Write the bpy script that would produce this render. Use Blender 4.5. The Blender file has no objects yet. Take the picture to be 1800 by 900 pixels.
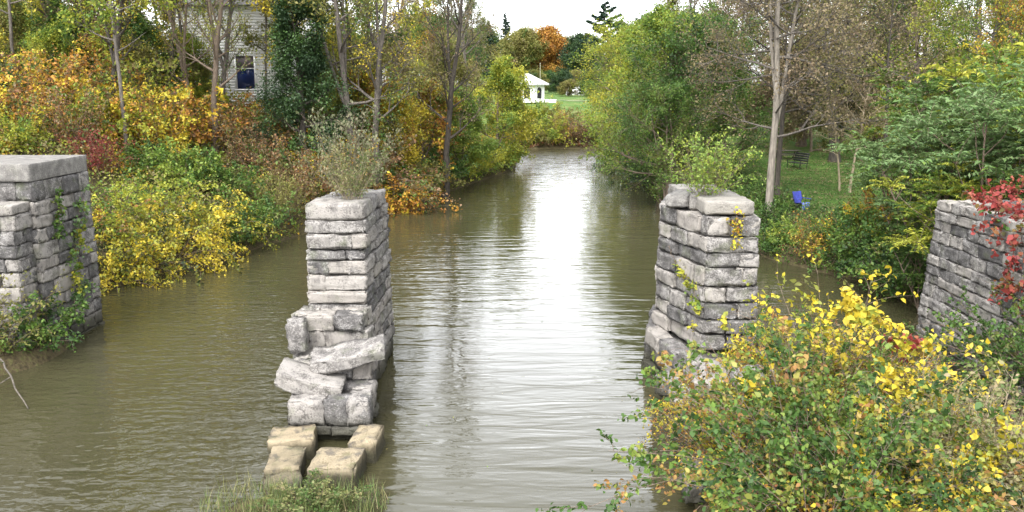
import bpy, math, random
import numpy as np

C = bpy.context.scene.collection
SC = bpy.context.scene
PI = math.pi
V3 = lambda *a: np.array(a, float)

# ------------------------------------------------------------------ camera numbers (real place: bridge deck 8 m above the canal)
CAM_H = 8.0
TH = math.atan(0.2)
F = 1500.0


def ray(px, py):
    u = (px - 900) / F
    v = (450 - py) / F
    return V3(u, math.cos(TH) + v * math.sin(TH), -math.sin(TH) + v * math.cos(TH))


def at(px, py, D):
    r = ray(px, py)
    return V3(0, 0, CAM_H) + r * (D / r[1])


def nrm(v):
    return v / (np.linalg.norm(v) + 1e-9)


# ------------------------------------------------------------------ mesh builder
class MB:
    def __init__(s):
        s.v = []; s.l = []; s.n = []; s.t = []; s.c = 0

    def add(s, verts, faces, tint=0.5):
        """verts (N,3); faces (M,k) int array; tint scalar or (M,)"""
        verts = np.asarray(verts, float); faces = np.asarray(faces, int)
        s.v.append(verts); s.l.append((faces + s.c).ravel())
        s.n.append(np.full(len(faces), faces.shape[1], int))
        s.t.append(np.broadcast_to(np.asarray(tint, float), (len(faces),)))
        s.c += len(verts)

    def mesh(s, name, mat, off=(0, 0, 0), smooth=False):
        me = bpy.data.meshes.new(name)
        v = np.concatenate(s.v) - np.asarray(off, float)
        l = np.concatenate(s.l); n = np.concatenate(s.n); t = np.concatenate(s.t)
        me.vertices.add(len(v)); me.vertices.foreach_set('co', v.astype(np.float32).ravel())
        me.loops.add(len(l)); me.loops.foreach_set('vertex_index', l.astype(np.int32))
        me.polygons.add(len(n))
        st = np.concatenate([[0], np.cumsum(n)[:-1]])
        me.polygons.foreach_set('loop_start', st.astype(np.int32))
        a = me.attributes.new('tint', 'FLOAT', 'FACE')
        a.data.foreach_set('value', t.astype(np.float32))
        me.update(calc_edges=True)
        if smooth:
            me.polygons.foreach_set('use_smooth', np.ones(len(n), bool))
        me.materials.append(mat)
        return me

    def obj(s, name, mat, parent=None, off=(0, 0, 0), smooth=False):
        o = bpy.data.objects.new(name, s.mesh(name, mat, off, smooth))
        C.objects.link(o)
        if parent is not None:
            o.parent = parent
        return o


def tag(o, label=None, cat=None, group=None, kind=None):
    if label: o['label'] = label
    if cat: o['category'] = cat
    if group: o['group'] = group
    if kind: o['kind'] = kind
    return o


def empty(name, loc, label, cat, group=None, rz=0.0, sc=1.0):
    o = bpy.data.objects.new(name, None); C.objects.link(o)
    o.empty_display_size = 0.2
    o.location = loc; o.rotation_euler = (0, 0, rz); o.scale = (sc, sc, sc)
    return tag(o, label, cat, group)


def dup(src, loc, rz, sc, label, cat=None, group=None, mats=None, name=None):
    """copy of a thing and of its parts; mats: {part name: material} worn by this copy only"""
    r = src.copy(); C.objects.link(r)
    if name: r.name = name
    r.location = loc; r.rotation_euler = (0, 0, rz)
    r.scale = sc if isinstance(sc, tuple) else (sc, sc, sc)
    for k in ('group', 'category'):
        if k in r and (k == 'group'): del r[k]
    tag(r, label, cat or src['category'], group)
    for ch in list(src.children):
        c = ch.copy(); C.objects.link(c); c.parent = r
        key = ch.name.split('.')[0]
        if mats and key in mats:
            c.material_slots[0].link = 'OBJECT'
            c.material_slots[0].material = mats[key]
    return r


# ------------------------------------------------------------------ materials
def newmat(name):
    m = bpy.data.materials.new(name); m.use_nodes = True
    nt = m.node_tree; nt.nodes.clear()
    out = nt.nodes.new('ShaderNodeOutputMaterial')
    return m, nt, out


def N(nt, kind, **kw):
    n = nt.nodes.new(kind)
    for k, v in kw.items():
        if k.startswith('i_'):
            n.inputs[k[2:].replace('_', ' ')].default_value = v
        else:
            setattr(n, k, v)
    return n


def ramp(nt, stops, interp='LINEAR'):
    n = nt.nodes.new('ShaderNodeValToRGB'); cr = n.color_ramp; cr.interpolation = interp
    while len(cr.elements) < len(stops): cr.elements.new(0.5)
    for e, (p, c) in zip(cr.elements, stops):
        e.position = p; e.color = (*c, 1) if len(c) == 3 else c
    return n


def leafmat(name, cols, trans=0.3, rnd=0.25, sat=1.0):
    """per-leaf colours: the 'tint' attribute picks a colour of the species, each plant shifted a little"""
    m, nt, out = newmat(name); L = nt.links.new
    at_ = N(nt, 'ShaderNodeAttribute', attribute_name='tint')
    oi = N(nt, 'ShaderNodeObjectInfo')
    ma = N(nt, 'ShaderNodeMath', operation='MULTIPLY_ADD'); L(oi.outputs['Random'], ma.inputs[0]); ma.inputs[1].default_value = rnd; ma.inputs[2].default_value = -rnd / 2
    ad = N(nt, 'ShaderNodeMath', operation='ADD', use_clamp=True); L(at_.outputs['Fac'], ad.inputs[0]); L(ma.outputs[0], ad.inputs[1])
    k = len(cols) - 1
    r = ramp(nt, [(i / k, c) for i, c in enumerate(cols)]); L(ad.outputs[0], r.inputs[0])
    p = N(nt, 'ShaderNodeBsdfPrincipled'); p.inputs['Roughness'].default_value = 0.55; p.inputs['Specular IOR Level'].default_value = 0.35
    L(r.outputs[0], p.inputs['Base Color'])
    t = N(nt, 'ShaderNodeBsdfTranslucent'); L(r.outputs[0], t.inputs['Color'])
    mx = N(nt, 'ShaderNodeMixShader'); mx.inputs[0].default_value = trans
    L(p.outputs[0], mx.inputs[1]); L(t.outputs[0], mx.inputs[2]); L(mx.outputs[0], out.inputs[0])
    return m


def barkmat(name, a, b, sc=6.0):
    m, nt, out = newmat(name); L = nt.links.new
    tc = N(nt, 'ShaderNodeTexCoord'); mp = N(nt, 'ShaderNodeMapping'); mp.inputs['Scale'].default_value = (sc, sc, sc * 0.22)
    L(tc.outputs['Object'], mp.inputs[0])
    n = N(nt, 'ShaderNodeTexNoise'); n.inputs['Scale'].default_value = 2.2; n.inputs['Detail'].default_value = 6; L(mp.outputs[0], n.inputs['Vector'])
    r = ramp(nt, [(0.35, a), (0.65, b)]); L(n.outputs['Fac'], r.inputs[0])
    p = N(nt, 'ShaderNodeBsdfPrincipled'); p.inputs['Roughness'].default_value = 0.9
    L(r.outputs[0], p.inputs['Base Color'])
    bp = N(nt, 'ShaderNodeBump'); bp.inputs['Strength'].default_value = 0.6; bp.inputs['Distance'].default_value = 0.03
    L(n.outputs['Fac'], bp.inputs['Height']); L(bp.outputs[0], p.inputs['Normal']); L(p.outputs[0], out.inputs[0])
    return m


def stonemat(name, lo, mid, hi, stain=0.6, green=0.15, tide=0.34):
    m, nt, out = newmat(name); L = nt.links.new
    geo = N(nt, 'ShaderNodeNewGeometry')
    at_ = N(nt, 'ShaderNodeAttribute', attribute_name='tint')
    n1 = N(nt, 'ShaderNodeTexNoise'); n1.inputs['Scale'].default_value = 3.5; n1.inputs['Detail'].default_value = 8; n1.inputs['Roughness'].default_value = 0.65
    L(geo.outputs['Position'], n1.inputs['Vector'])
    n2 = N(nt, 'ShaderNodeTexNoise'); n2.inputs['Scale'].default_value = 28; n2.inputs['Detail'].default_value = 5; L(geo.outputs['Position'], n2.inputs['Vector'])
    a1 = N(nt, 'ShaderNodeMath', operation='MULTIPLY_ADD'); L(at_.outputs['Fac'], a1.inputs[0]); a1.inputs[1].default_value = 0.36; L(n1.outputs['Fac'], a1.inputs[2])
    a2 = N(nt, 'ShaderNodeMath', operation='MULTIPLY_ADD'); L(n2.outputs['Fac'], a2.inputs[0]); a2.inputs[1].default_value = 0.55; L(a1.outputs[0], a2.inputs[2])
    r = ramp(nt, [(0.64, lo), (0.9, mid), (1.0, hi)]); L(a2.outputs[0], r.inputs[0])
    # each block its own bed of stone: cooler grey to warm buff
    hu = ramp(nt, [(0.0, (0.9, 0.91, 0.94)), (0.45, (1.0, 0.99, 0.985)), (0.8, (1.04, 1.01, 0.97)), (1.0, (0.95, 0.91, 0.87))]); L(at_.outputs['Fac'], hu.inputs[0])
    hm = N(nt, 'ShaderNodeMix', data_type='RGBA', blend_type='MULTIPLY'); hm.inputs['Factor'].default_value = 1; L(r.outputs[0], hm.inputs['A']); L(hu.outputs[0], hm.inputs['B'])
    # black weathering crusts: blotches stretched downwards
    mp = N(nt, 'ShaderNodeMapping'); mp.inputs['Scale'].default_value = (1.3, 1.3, 0.6); L(geo.outputs['Position'], mp.inputs[0])
    n3 = N(nt, 'ShaderNodeTexNoise'); n3.inputs['Scale'].default_value = 2.6; n3.inputs['Detail'].default_value = 7; n3.inputs['Roughness'].default_value = 0.7; L(mp.outputs[0], n3.inputs['Vector'])
    r3 = ramp(nt, [(0.50, (0, 0, 0)), (0.62, (1, 1, 1))]); L(n3.outputs['Fac'], r3.inputs[0])
    f3 = N(nt, 'ShaderNodeMath', operation='MULTIPLY'); L(r3.outputs[0], f3.inputs[0]); f3.inputs[1].default_value = stain
    m1 = N(nt, 'ShaderNodeMix', data_type='RGBA'); L(f3.outputs[0], m1.inputs['Factor']); L(hm.outputs['Result'], m1.inputs['A']); m1.inputs['B'].default_value = (0.06, 0.056, 0.055, 1)
    # algae / lichen
    n4 = N(nt, 'ShaderNodeTexNoise'); n4.inputs['Scale'].default_value = 2.3; n4.inputs['Detail'].default_value = 6; L(geo.outputs['Position'], n4.inputs['Vector'])
    r4 = ramp(nt, [(0.55, (0, 0, 0)), (0.75, (1, 1, 1))]); L(n4.outputs['Fac'], r4.inputs[0])
    f4 = N(nt, 'ShaderNodeMath', operation='MULTIPLY'); L(r4.outputs[0], f4.inputs[0]); f4.inputs[1].default_value = green
    m2 = N(nt, 'ShaderNodeMix', data_type='RGBA'); L(f4.outputs[0], m2.inputs['Factor']); L(m1.outputs['Result'], m2.inputs['A']); m2.inputs['B'].default_value = (0.09, 0.11, 0.04, 1)
    # wet tide band
    sx = N(nt, 'ShaderNodeSeparateXYZ'); L(geo.outputs['Position'], sx.inputs[0])
    w = N(nt, 'ShaderNodeMath', operation='MULTIPLY_ADD'); L(n1.outputs['Fac'], w.inputs[0]); w.inputs[1].default_value = -0.35; L(sx.outputs['Z'], w.inputs[2])
    rw = ramp(nt, [(0.0, (0.9, 0.9, 0.9)), (tide * 0.3, (0.75,) * 3), (tide, (0, 0, 0))]); L(w.outputs[0], rw.inputs[0])
    m3 = N(nt, 'ShaderNodeMix', data_type='RGBA'); L(rw.outputs[0], m3.inputs['Factor']); L(m2.outputs['Result'], m3.inputs['A']); m3.inputs['B'].default_value = (0.035, 0.034, 0.02, 1)
    p = N(nt, 'ShaderNodeBsdfPrincipled'); p.inputs['Roughness'].default_value = 0.9; p.inputs['Specular IOR Level'].default_value = 0.25
    L(m3.outputs['Result'], p.inputs['Base Color'])
    bs = N(nt, 'ShaderNodeMath', operation='MULTIPLY_ADD'); L(n2.outputs['Fac'], bs.inputs[0]); bs.inputs[1].default_value = 0.35; L(n1.outputs['Fac'], bs.inputs[2])
    bp = N(nt, 'ShaderNodeBump'); bp.inputs['Strength'].default_value = 0.7; bp.inputs['Distance'].default_value = 0.06
    L(bs.outputs[0], bp.inputs['Height']); L(bp.outputs[0], p.inputs['Normal']); L(p.outputs[0], out.inputs[0])
    return m


def plainmat(name, col, rough=0.6, var=0.12, sc=3.0, spec=0.4, metal=0.0):
    m, nt, out = newmat(name); L = nt.links.new
    tc = N(nt, 'ShaderNodeTexCoord')
    n = N(nt, 'ShaderNodeTexNoise'); n.inputs['Scale'].default_value = sc; n.inputs['Detail'].default_value = 5; L(tc.outputs['Object'], n.inputs['Vector'])
    d = tuple(c * (1 - var) for c in col); e = tuple(min(1, c * (1 + var)) for c in col)
    r = ramp(nt, [(0.3, d), (0.7, e)]); L(n.outputs['Fac'], r.inputs[0])
    p = N(nt, 'ShaderNodeBsdfPrincipled'); p.inputs['Roughness'].default_value = rough; p.inputs['Specular IOR Level'].default_value = spec; p.inputs['Metallic'].default_value = metal
    L(r.outputs[0], p.inputs['Base Color']); L(p.outputs[0], out.inputs[0])
    return m


GREEN = (0.055, 0.115, 0.022); DKGREEN = (0.018, 0.042, 0.014); LTGREEN = (0.13, 0.22, 0.035); YG = (0.27, 0.30, 0.035)
YEL = (0.55, 0.43, 0.035); ORG = (0.42, 0.20, 0.035); RUST = (0.22, 0.09, 0.035); BRN = (0.11, 0.075, 0.045); TAN = (0.28, 0.22, 0.13)
RED = (0.27, 0.045, 0.04); DKRED = (0.14, 0.025, 0.025); OLV = (0.12, 0.125, 0.03); BLUG = (0.14, 0.215, 0.075); GREY = (0.16, 0.145, 0.12)

LM = {
    'yellow': leafmat('leaf_yellow', [DKGREEN, OLV, YG, (0.42, 0.36, 0.04), YEL, YEL, (0.58, 0.45, 0.08)]),
    'gold': leafmat('leaf_gold', [OLV, YG, YEL, YEL, (0.62, 0.48, 0.09)]),
    'yellowgreen': leafmat('leaf_yellow_green', [GREEN, LTGREEN, YG, (0.34, 0.36, 0.045), (0.5, 0.45, 0.06)], 0.4),
    'green': leafmat('leaf_green', [DKGREEN, GREEN, GREEN, LTGREEN, OLV]),
    'brightgreen': leafmat('leaf_bright_green', [GREEN, LTGREEN, (0.17, 0.25, 0.04), (0.23, 0.29, 0.045), YG]),
    'limegreen': leafmat('leaf_lime_green', [GREEN, LTGREEN, (0.18, 0.26, 0.035), (0.26, 0.31, 0.04), (0.36, 0.37, 0.05)], 0.4),
    'darkgreen': leafmat('leaf_dark_green', [DKGREEN, DKGREEN, (0.035, 0.07, 0.02), GREEN], trans=0.15),
    'olive': leafmat('leaf_olive', [GREEN, (0.16, 0.165, 0.04), (0.2, 0.2, 0.05), (0.27, 0.25, 0.07), (0.17, 0.12, 0.07)], 0.4),
    'orange': leafmat('leaf_orange', [LTGREEN, (0.2, 0.13, 0.05), RUST, ORG, ORG, (0.5, 0.3, 0.04), YEL, YEL, YG]),
    'orangetree': leafmat('leaf_orange_tree', [OLV, RUST, ORG, (0.42, 0.22, 0.04), (0.48, 0.32, 0.06)]),
    'mixed': leafmat('leaf_mixed_autumn', [GREEN, LTGREEN, OLV, RUST, ORG, YG, YEL, YEL, YG]),
    'bank': leafmat('leaf_bank_mix', [GREEN, LTGREEN, OLV, (0.17, 0.13, 0.06), YG, TAN, YG, LTGREEN, ORG, YEL]),
    'russet': leafmat('leaf_russet', [GREEN, (0.17, 0.12, 0.06), OLV, (0.2, 0.12, 0.06), RUST, TAN, ORG, YG]),
    'red': leafmat('leaf_red', [GREEN, DKRED, RED, RED, (0.36, 0.10, 0.07), RUST, OLV]),
    'darkred': leafmat('leaf_dark_red', [DKRED, DKRED, (0.22, 0.04, 0.03), RUST]),
    'brown': leafmat('leaf_brown', [BRN, (0.2, 0.15, 0.09), (0.25, 0.19, 0.11), OLV, TAN], 0.35),
    'bluegreen': leafmat('leaf_blue_green', [GREEN, BLUG, BLUG, (0.13, 0.22, 0.085), LTGREEN, YG]),
    'greenorange': leafmat('leaf_green_orange', [DKGREEN, GREEN, GREEN, (0.09, 0.15, 0.03), LTGREEN, (0.19, 0.23, 0.045), (0.3, 0.27, 0.06), (0.3, 0.16, 0.055)], 0.3, 0.1),
    'weed': leafmat('leaf_weed', [GREEN, (0.1, 0.14, 0.04), (0.2, 0.2, 0.07), TAN]),
    'dryweed': leafmat('leaf_dry_weed', [GREEN, (0.12, 0.14, 0.06), (0.15, 0.155, 0.085), (0.2, 0.18, 0.11)]),
    'pine': leafmat('leaf_pine', [(0.015, 0.035, 0.022), (0.025, 0.055, 0.035), (0.045, 0.085, 0.05)], trans=0.1),
    'reed': leafmat('leaf_reed', [OLV, BRN, RUST, TAN]),
}
BK = {
    'grey': barkmat('bark_grey', (0.06, 0.052, 0.043), (0.145, 0.125, 0.105)),
    'dark': barkmat('bark_dark', (0.03, 0.026, 0.021), (0.075, 0.062, 0.048)),
    'pale': barkmat('bark_pale', (0.12, 0.105, 0.085), (0.25, 0.22, 0.18), 4.0),
    'brown': barkmat('bark_brown', (0.09, 0.066, 0.047), (0.17, 0.13, 0.095)),
    'stem': barkmat('bark_stem', (0.10, 0.07, 0.05), (0.2, 0.15, 0.11)),
    'tanstem': barkmat('bark_tan_stem', (0.2, 0.16, 0.1), (0.34, 0.28, 0.19)),
}
STONE = stonemat('weathered_limestone', (0.062, 0.059, 0.056), (0.15, 0.142, 0.134), (0.28, 0.268, 0.253), 0.5, 0.4, 0.55)
STONE_TAN = stonemat('washed_sandstone', (0.10, 0.082, 0.052), (0.18, 0.15, 0.10), (0.27, 0.23, 0.16), 0.7, 0.6, 0.28)
CORE = stonemat('mortar_core', (0.02, 0.018, 0.016), (0.05, 0.046, 0.042), (0.10, 0.095, 0.088), 0.6, 0.3)
CAPST = stonemat('dressed_cap_limestone', (0.12, 0.114, 0.106), (0.18, 0.172, 0.16), (0.25, 0.24, 0.22), 0.3, 0.1)
WHITE = plainmat('white_paint', (0.82, 0.82, 0.81), 0.5, 0.03, 1.5)
GLASS_BLUE = plainmat('dark_blue_glass', (0.02, 0.035, 0.12), 0.08, 0.2, 1.0, 0.6)
DARK = plainmat('black_metal_and_shade', (0.012, 0.012, 0.014), 0.45)
BLUE = plainmat('blue_canvas', (0.03, 0.042, 0.24), 0.7, 0.25, 9.0)
BLUE_L = plainmat('light_blue_canvas', (0.1, 0.14, 0.4), 0.7, 0.2, 9.0)
ROOF = plainmat('pale_grey_roof', (0.5, 0.5, 0.5), 0.7)
ROOFD = plainmat('grey_shingle', (0.13, 0.125, 0.12), 0.85)

# ------------------------------------------------------------------ terrain function
WPOLY = np.array([(-20, -80), (-17, 12), (-15.6, 24), (-14.7, 28.5), (-16.3, 33), (-13.9, 38), (-11.3, 46.4), (-7.7, 54.6), (-4.1, 67.7), (0, 81.6), (0.9, 95), (1.3, 109),
                  (5, 110.5), (9, 110), (12, 109), (11.2, 94), (11.8, 72), (11.7, 50), (11.9, 39.5), (13.6, 36), (15.2, 33.3), (14.6, 28.5), (12.7, 25.7), (12.6, 10), (13.5, -80)], float)


def sdist(X, Y):
    """signed distance to the canal outline, positive on land"""
    d = np.full(X.shape, 1e9); ins = np.zeros(X.shape, bool)
    n = len(WPOLY)
    for i in range(n):
        a = WPOLY[i]; b = WPOLY[(i + 1) % n]
        ex, ey = b - a
        t = np.clip(((X - a[0]) * ex + (Y - a[1]) * ey) / (ex * ex + ey * ey), 0, 1)
        d = np.minimum(d, np.hypot(X - a[0] - t * ex, Y - a[1] - t * ey))
        c = ((a[1] > Y) != (b[1] > Y))
        with np.errstate(divide='ignore', invalid='ignore'):
            xi = a[0] + (Y - a[1]) * ex / (ey if ey != 0 else 1e-9)
        ins ^= c & (X < xi)
    return np.where(ins, -d, d)


def sst(t):
    t = np.clip(t, 0, 1); return t * t * (3 - 2 * t)


def wav(X, Y):
    return (np.sin(X * 0.83 + 1.3 * np.sin(Y * 0.31)) * np.cos(Y * 0.71 + 0.7 * np.sin(X * 0.47)) * 0.6 + np.sin(X * 2.1 + Y * 1.3) * np.cos(Y * 1.9 - X * 0.6) * 0.25)


def ground(X, Y):
    X = np.asarray(X, float); Y = np.asarray(Y, float)
    d = sdist(X, Y)
    xc = np.interp(Y, [0, 40, 55, 68, 82, 110], [-1, -1, 2, 4, 5.5, 6.5])
    wl = sst((xc - X) / 16 + 0.5)
    left = np.interp(Y, [0, 25, 45, 70, 120, 300], [5.0, 5.6, 6.7, 6.8, 6.6, 8])
    right = np.interp(Y, [0, 24, 33, 44, 70, 100, 140, 300], [4.3, 4.2, 2.0, 1.6, 2.3, 3.4, 5.5, 8])
    far = np.interp(Y, [105, 111, 114, 120, 136, 150, 300], [0, 0.3, 1.5, 3.0, 5.5, 5.9, 8])
    hl = left * (0.22 * sst(d / 1.2) + 0.78 * sst(d / 15))
    hr = right * (0.35 * sst(d / 1.2) + 0.65 * sst(d / 5.5))
    near = wl * hl + (1 - wl) * hr
    wf = sst((Y - 100) / 9) * (1 - sst((-6 - X) / 12)) * (1 - sst((X - 16) / 12))
    h = near * (1 - wf) + far * wf
    h = h + wav(X, Y) * 0.16 * sst(d / 4)
    h = np.where(d > 0, h, np.maximum(-1.4, d * 0.5))
    # rubble mound on the ruined footing of the right pier, running back towards the bridge
    cx = np.interp(Y, [2, 12, 17, 21, 24], [6.6, 6.5, 6.6, 6.0, 5.6])
    hw = np.interp(Y, [2, 12, 17, 20, 22, 24.5], [3.9, 3.9, 3.4, 2.0, 1.2, 0.6])
    m = sst((hw - np.abs(X - cx)) / 1.6) * sst((24 - Y) / 3)
    h = np.maximum(h, -0.5 + m * (1.75 + wav(X * 1.7, Y * 1.7) * 0.3))
    # ledge at the foot of the right abutment, mud at the foot of the left abutment
    m2 = sst((1.0 - np.hypot((X - 12.2) / 1.5, (Y - 16.5) / 4.5)) / 0.6)
    h = np.maximum(h, -0.5 + m2 * 1.3)
    m3 = sst((1.0 - np.hypot((X + 14.8) / 1.5, (Y - 24.6) / 2.6)) / 0.5)
    h = np.maximum(h, -0.5 + m3 * 0.95)
    m4 = sst((1.0 - np.hypot((X + 4.2) / 2.1, (Y - 14.6) / 1.5)) / 0.5)
    h = np.maximum(h, -0.5 + m4 * 0.75)
    return h


def gz(x, y):
    return float(ground(np.array([x]), np.array([y]))[0])


def hit(px, py, dmin=14.0):
    """where the view ray meets the ground"""
    r = ray(px, py); Ds = np.linspace(dmin, 400, 6000)
    P = V3(0, 0, CAM_H)[None] + r[None] * (Ds / r[1])[:, None]
    g = np.maximum(ground(P[:, 0], P[:, 1]), 0)
    k = np.argmax(P[:, 2] <= g)
    return V3(P[k, 0], P[k, 1], g[k])


def foot(px, D, sink=0.05):
    x = (px - 900) / F * D * 1.01
    return V3(x, D, max(gz(x, D), -0.2) - sink)


# ------------------------------------------------------------------ setting
def build_setting():
    u = np.linspace(-1, 1, 321)
    gx = 2 + np.sign(u) * (np.abs(u) * 46 + np.abs(u) ** 7 * 700)
    v = np.linspace(0, 1, 401)
    gy = -30 + v * 175 + v ** 8 * 900
    X, Y = np.meshgrid(gx, gy)
    Z = ground(X, Y)
    Vt = np.stack([X.ravel(), Y.ravel(), Z.ravel()], 1)
    ny, nx = X.shape
    i = np.arange(ny - 1)[:, None] * nx + np.arange(nx - 1)[None]
    Fq = np.stack([i, i + 1, i + nx + 1, i + nx], -1).reshape(-1, 4)
    # tint = how much of the face is mown grass
    fx = X[:-1, :-1].ravel(); fy = Y[:-1, :-1].ravel(); d = sdist(fx, fy)
    lawn = sst((d - 3.2) / 2.5) * (fx > 8) * sst((fy - 38) / 4) * (fy < 105)
    lawn = np.maximum(lawn, sst((fy - 117) / 3) * (fx > -15) * (fx < 40))
    m, nt, out = newmat('ground_soil_grass'); L = nt.links.new
    geo = N(nt, 'ShaderNodeNewGeometry'); a = N(nt, 'ShaderNodeAttribute', attribute_name='tint')
    n1 = N(nt, 'ShaderNodeTexNoise'); n1.inputs['Scale'].default_value = 0.35; n1.inputs['Detail'].default_value = 8; n1.inputs['Roughness'].default_value = 0.7; L(geo.outputs['Position'], n1.inputs['Vector'])
    n2 = N(nt, 'ShaderNodeTexNoise'); n2.inputs['Scale'].default_value = 9; n2.inputs['Detail'].default_value = 6; L(geo.outputs['Position'], n2.inputs['Vector'])
    g = ramp(nt, [(0.3, (0.04, 0.085, 0.017)), (0.46, (0.065, 0.13, 0.025)), (0.58, (0.11, 0.15, 0.04)), (0.7, (0.2, 0.17, 0.08))]); L(n1.outputs['Fac'], g.inputs[0])
    s = ramp(nt, [(0.3, (0.03, 0.026, 0.014)), (0.5, (0.07, 0.055, 0.03)), (0.7, (0.08, 0.08, 0.03))]); L(n2.outputs['Fac'], s.inputs[0])
    mx = N(nt, 'ShaderNodeMix', data_type='RGBA'); L(a.outputs['Fac'], mx.inputs['Factor']); L(s.outputs[0], mx.inputs['A']); L(g.outputs[0], mx.inputs['B'])
    p = N(nt, 'ShaderNodeBsdfPrincipled'); p.inputs['Roughness'].default_value = 0.95; p.inputs['Specular IOR Level'].default_value = 0.15
    L(mx.outputs['Result'], p.inputs['Base Color'])
    b = N(nt, 'ShaderNodeBump'); b.inputs['Strength'].default_value = 0.8; b.inputs['Distance'].default_value = 0.08; L(n2.outputs['Fac'], b.inputs['Height']); L(b.outputs[0], p.inputs['Normal'])
    L(p.outputs[0], out.inputs[0])
    mb = MB(); mb.add(Vt, Fq, lawn)
    tag(mb.obj('terrain', m, smooth=True), 'earth banks and lawns on both sides of the canal', kind='structure')

    # water: turbid olive canal with wind ripples
    m, nt, out = newmat('murky_canal_water'); L = nt.links.new
    geo = N(nt, 'ShaderNodeNewGeometry')

    def noise(scale, loc, rot, detail=2.0, dist=0.0):
        mp = N(nt, 'ShaderNodeMapping'); mp.inputs['Scale'].default_value = scale; mp.inputs['Location'].default_value = loc; mp.inputs['Rotation'].default_value = (0, 0, rot)
        L(geo.outputs['Position'], mp.inputs[0])
        n = N(nt, 'ShaderNodeTexNoise'); n.inputs['Scale'].default_value = 1.0; n.inputs['Detail'].default_value = detail; n.inputs['Distortion'].default_value = dist
        L(mp.outputs[0], n.inputs['Vector']); return n
    a = noise((0.36, 1.7, 1), (0, 0, 0), 0.10, 2, 0.6)
    b = noise((1.6, 5.0, 1), (7, 3, 0), -0.35, 2, 0.4)
    c = noise((2.6, 4.2, 1), (3, 1, 0), 0.75, 1.5, 0.3)
    sx = N(nt, 'ShaderNodeSeparateXYZ'); L(geo.outputs['Position'], sx.inputs[0])
    lf = N(nt, 'ShaderNodeMapRange'); lf.inputs['From Min'].default_value = -3.0; lf.inputs['From Max'].default_value = -6.5; L(sx.outputs['X'], lf.inputs['Value'])
    # patches of breeze
    pt = noise((0.09, 0.07, 1), (2, 9, 0), 0.3, 2); pr = ramp(nt, [(0.35, (0.35,) * 3), (0.65, (1,) * 3)]); L(pt.outputs['Fac'], pr.inputs[0])
    c2 = N(nt, 'ShaderNodeMath', operation='MULTIPLY'); L(c.outputs['Fac'], c2.inputs[0]); L(lf.outputs[0], c2.inputs[1])
    c3 = N(nt, 'ShaderNodeMath', operation='MULTIPLY_ADD'); L(c2.outputs[0], c3.inputs[0]); c3.inputs[1].default_value = 0.85; L(a.outputs['Fac'], c3.inputs[2])
    c4 = N(nt, 'ShaderNodeMath', operation='MULTIPLY_ADD'); L(b.outputs['Fac'], c4.inputs[0]); c4.inputs[1].default_value = 0.22; L(c3.outputs[0], c4.inputs[2])
    c5 = N(nt, 'ShaderNodeMath', operation='MULTIPLY'); L(c4.outputs[0], c5.inputs[0]); L(pr.outputs[0], c5.inputs[1])
    fy = N(nt, 'ShaderNodeMapRange'); fy.inputs['From Min'].default_value = 72; fy.inputs['From Max'].default_value = 104; fy.inputs['To Min'].default_value = 1.0; fy.inputs['To Max'].default_value = 5.0; L(sx.outputs['Y'], fy.inputs['Value'])
    c6 = N(nt, 'ShaderNodeMath', operation='MULTIPLY'); L(c5.outputs[0], c6.inputs[0]); L(fy.outputs[0], c6.inputs[1])
    bp = N(nt, 'ShaderNodeBump'); bp.inputs['Strength'].default_value = 1.0; bp.inputs['Distance'].default_value = 0.066; L(c6.outputs[0], bp.inputs['Height'])
    mudn = noise((0.12, 0.1, 1), (5, 5, 0), 0.0, 4)
    cr = ramp(nt, [(0.3, (0.040, 0.037, 0.018)), (0.7, (0.051, 0.048, 0.025))]); L(mudn.outputs['Fac'], cr.inputs[0])
    p = N(nt, 'ShaderNodeBsdfPrincipled'); p.inputs['Roughness'].default_value = 0.04; p.inputs['IOR'].default_value = 1.42
    L(cr.outputs[0], p.inputs['Base Color']); L(bp.outputs[0], p.inputs['Normal']); L(p.outputs[0], out.inputs[0])
    mb = MB(); mb.add([(-70, -80, 0), (70, -80, 0), (70, 130, 0), (-70, 130, 0)], [(0, 1, 2, 3)])
    tag(mb.obj('water', m), 'murky olive canal water reflecting the white sky', kind='structure')

    # pale paths on the far lawn
    PM = plainmat('pale_gravel', (0.5, 0.46, 0.38), 0.95, 0.15, 2.0)

    def strip(name, pts, w, label):
        P = np.array(pts, float); n = 40
        t = np.linspace(0, 1, n); s = np.linspace(0, 1, len(P))
        x = np.interp(t, s, P[:, 0]); y = np.interp(t, s, P[:, 1])
        dx = np.gradient(x); dy = np.gradient(y); q = np.hypot(dx, dy)
        ox, oy = -dy / q * w / 2, dx / q * w / 2
        X = np.stack([x - ox, x, x + ox], 1); Y = np.stack([y - oy, y, y + oy], 1)
        Z = ground(X, Y).max(axis=1, keepdims=True) + 0.04 + np.zeros_like(X)
        mb = MB(); i = (np.arange(n - 1)[:, None] * 3 + np.arange(2)[None]).ravel()
        mb.add(np.stack([X.ravel(), Y.ravel(), Z.ravel()], 1), np.stack([i, i + 1, i + 4, i + 3], 1))
        tag(mb.obj(name, PM), label, kind='structure')
    strip('path', [(4, 118.5), (9, 117.8), (14, 118.2), (30, 119)], 0.9, 'pale footpath crossing the bottom of the far lawn')
    strip('path', [(4, 139), (10, 138.6), (18, 138), (40, 139)], 1.4, 'pale path along the top of the far lawn')


# ------------------------------------------------------------------ masonry
_g = np.array([-1, -0.94, -0.6, -0.2, 0.2, 0.6, 0.94, 1])


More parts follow.
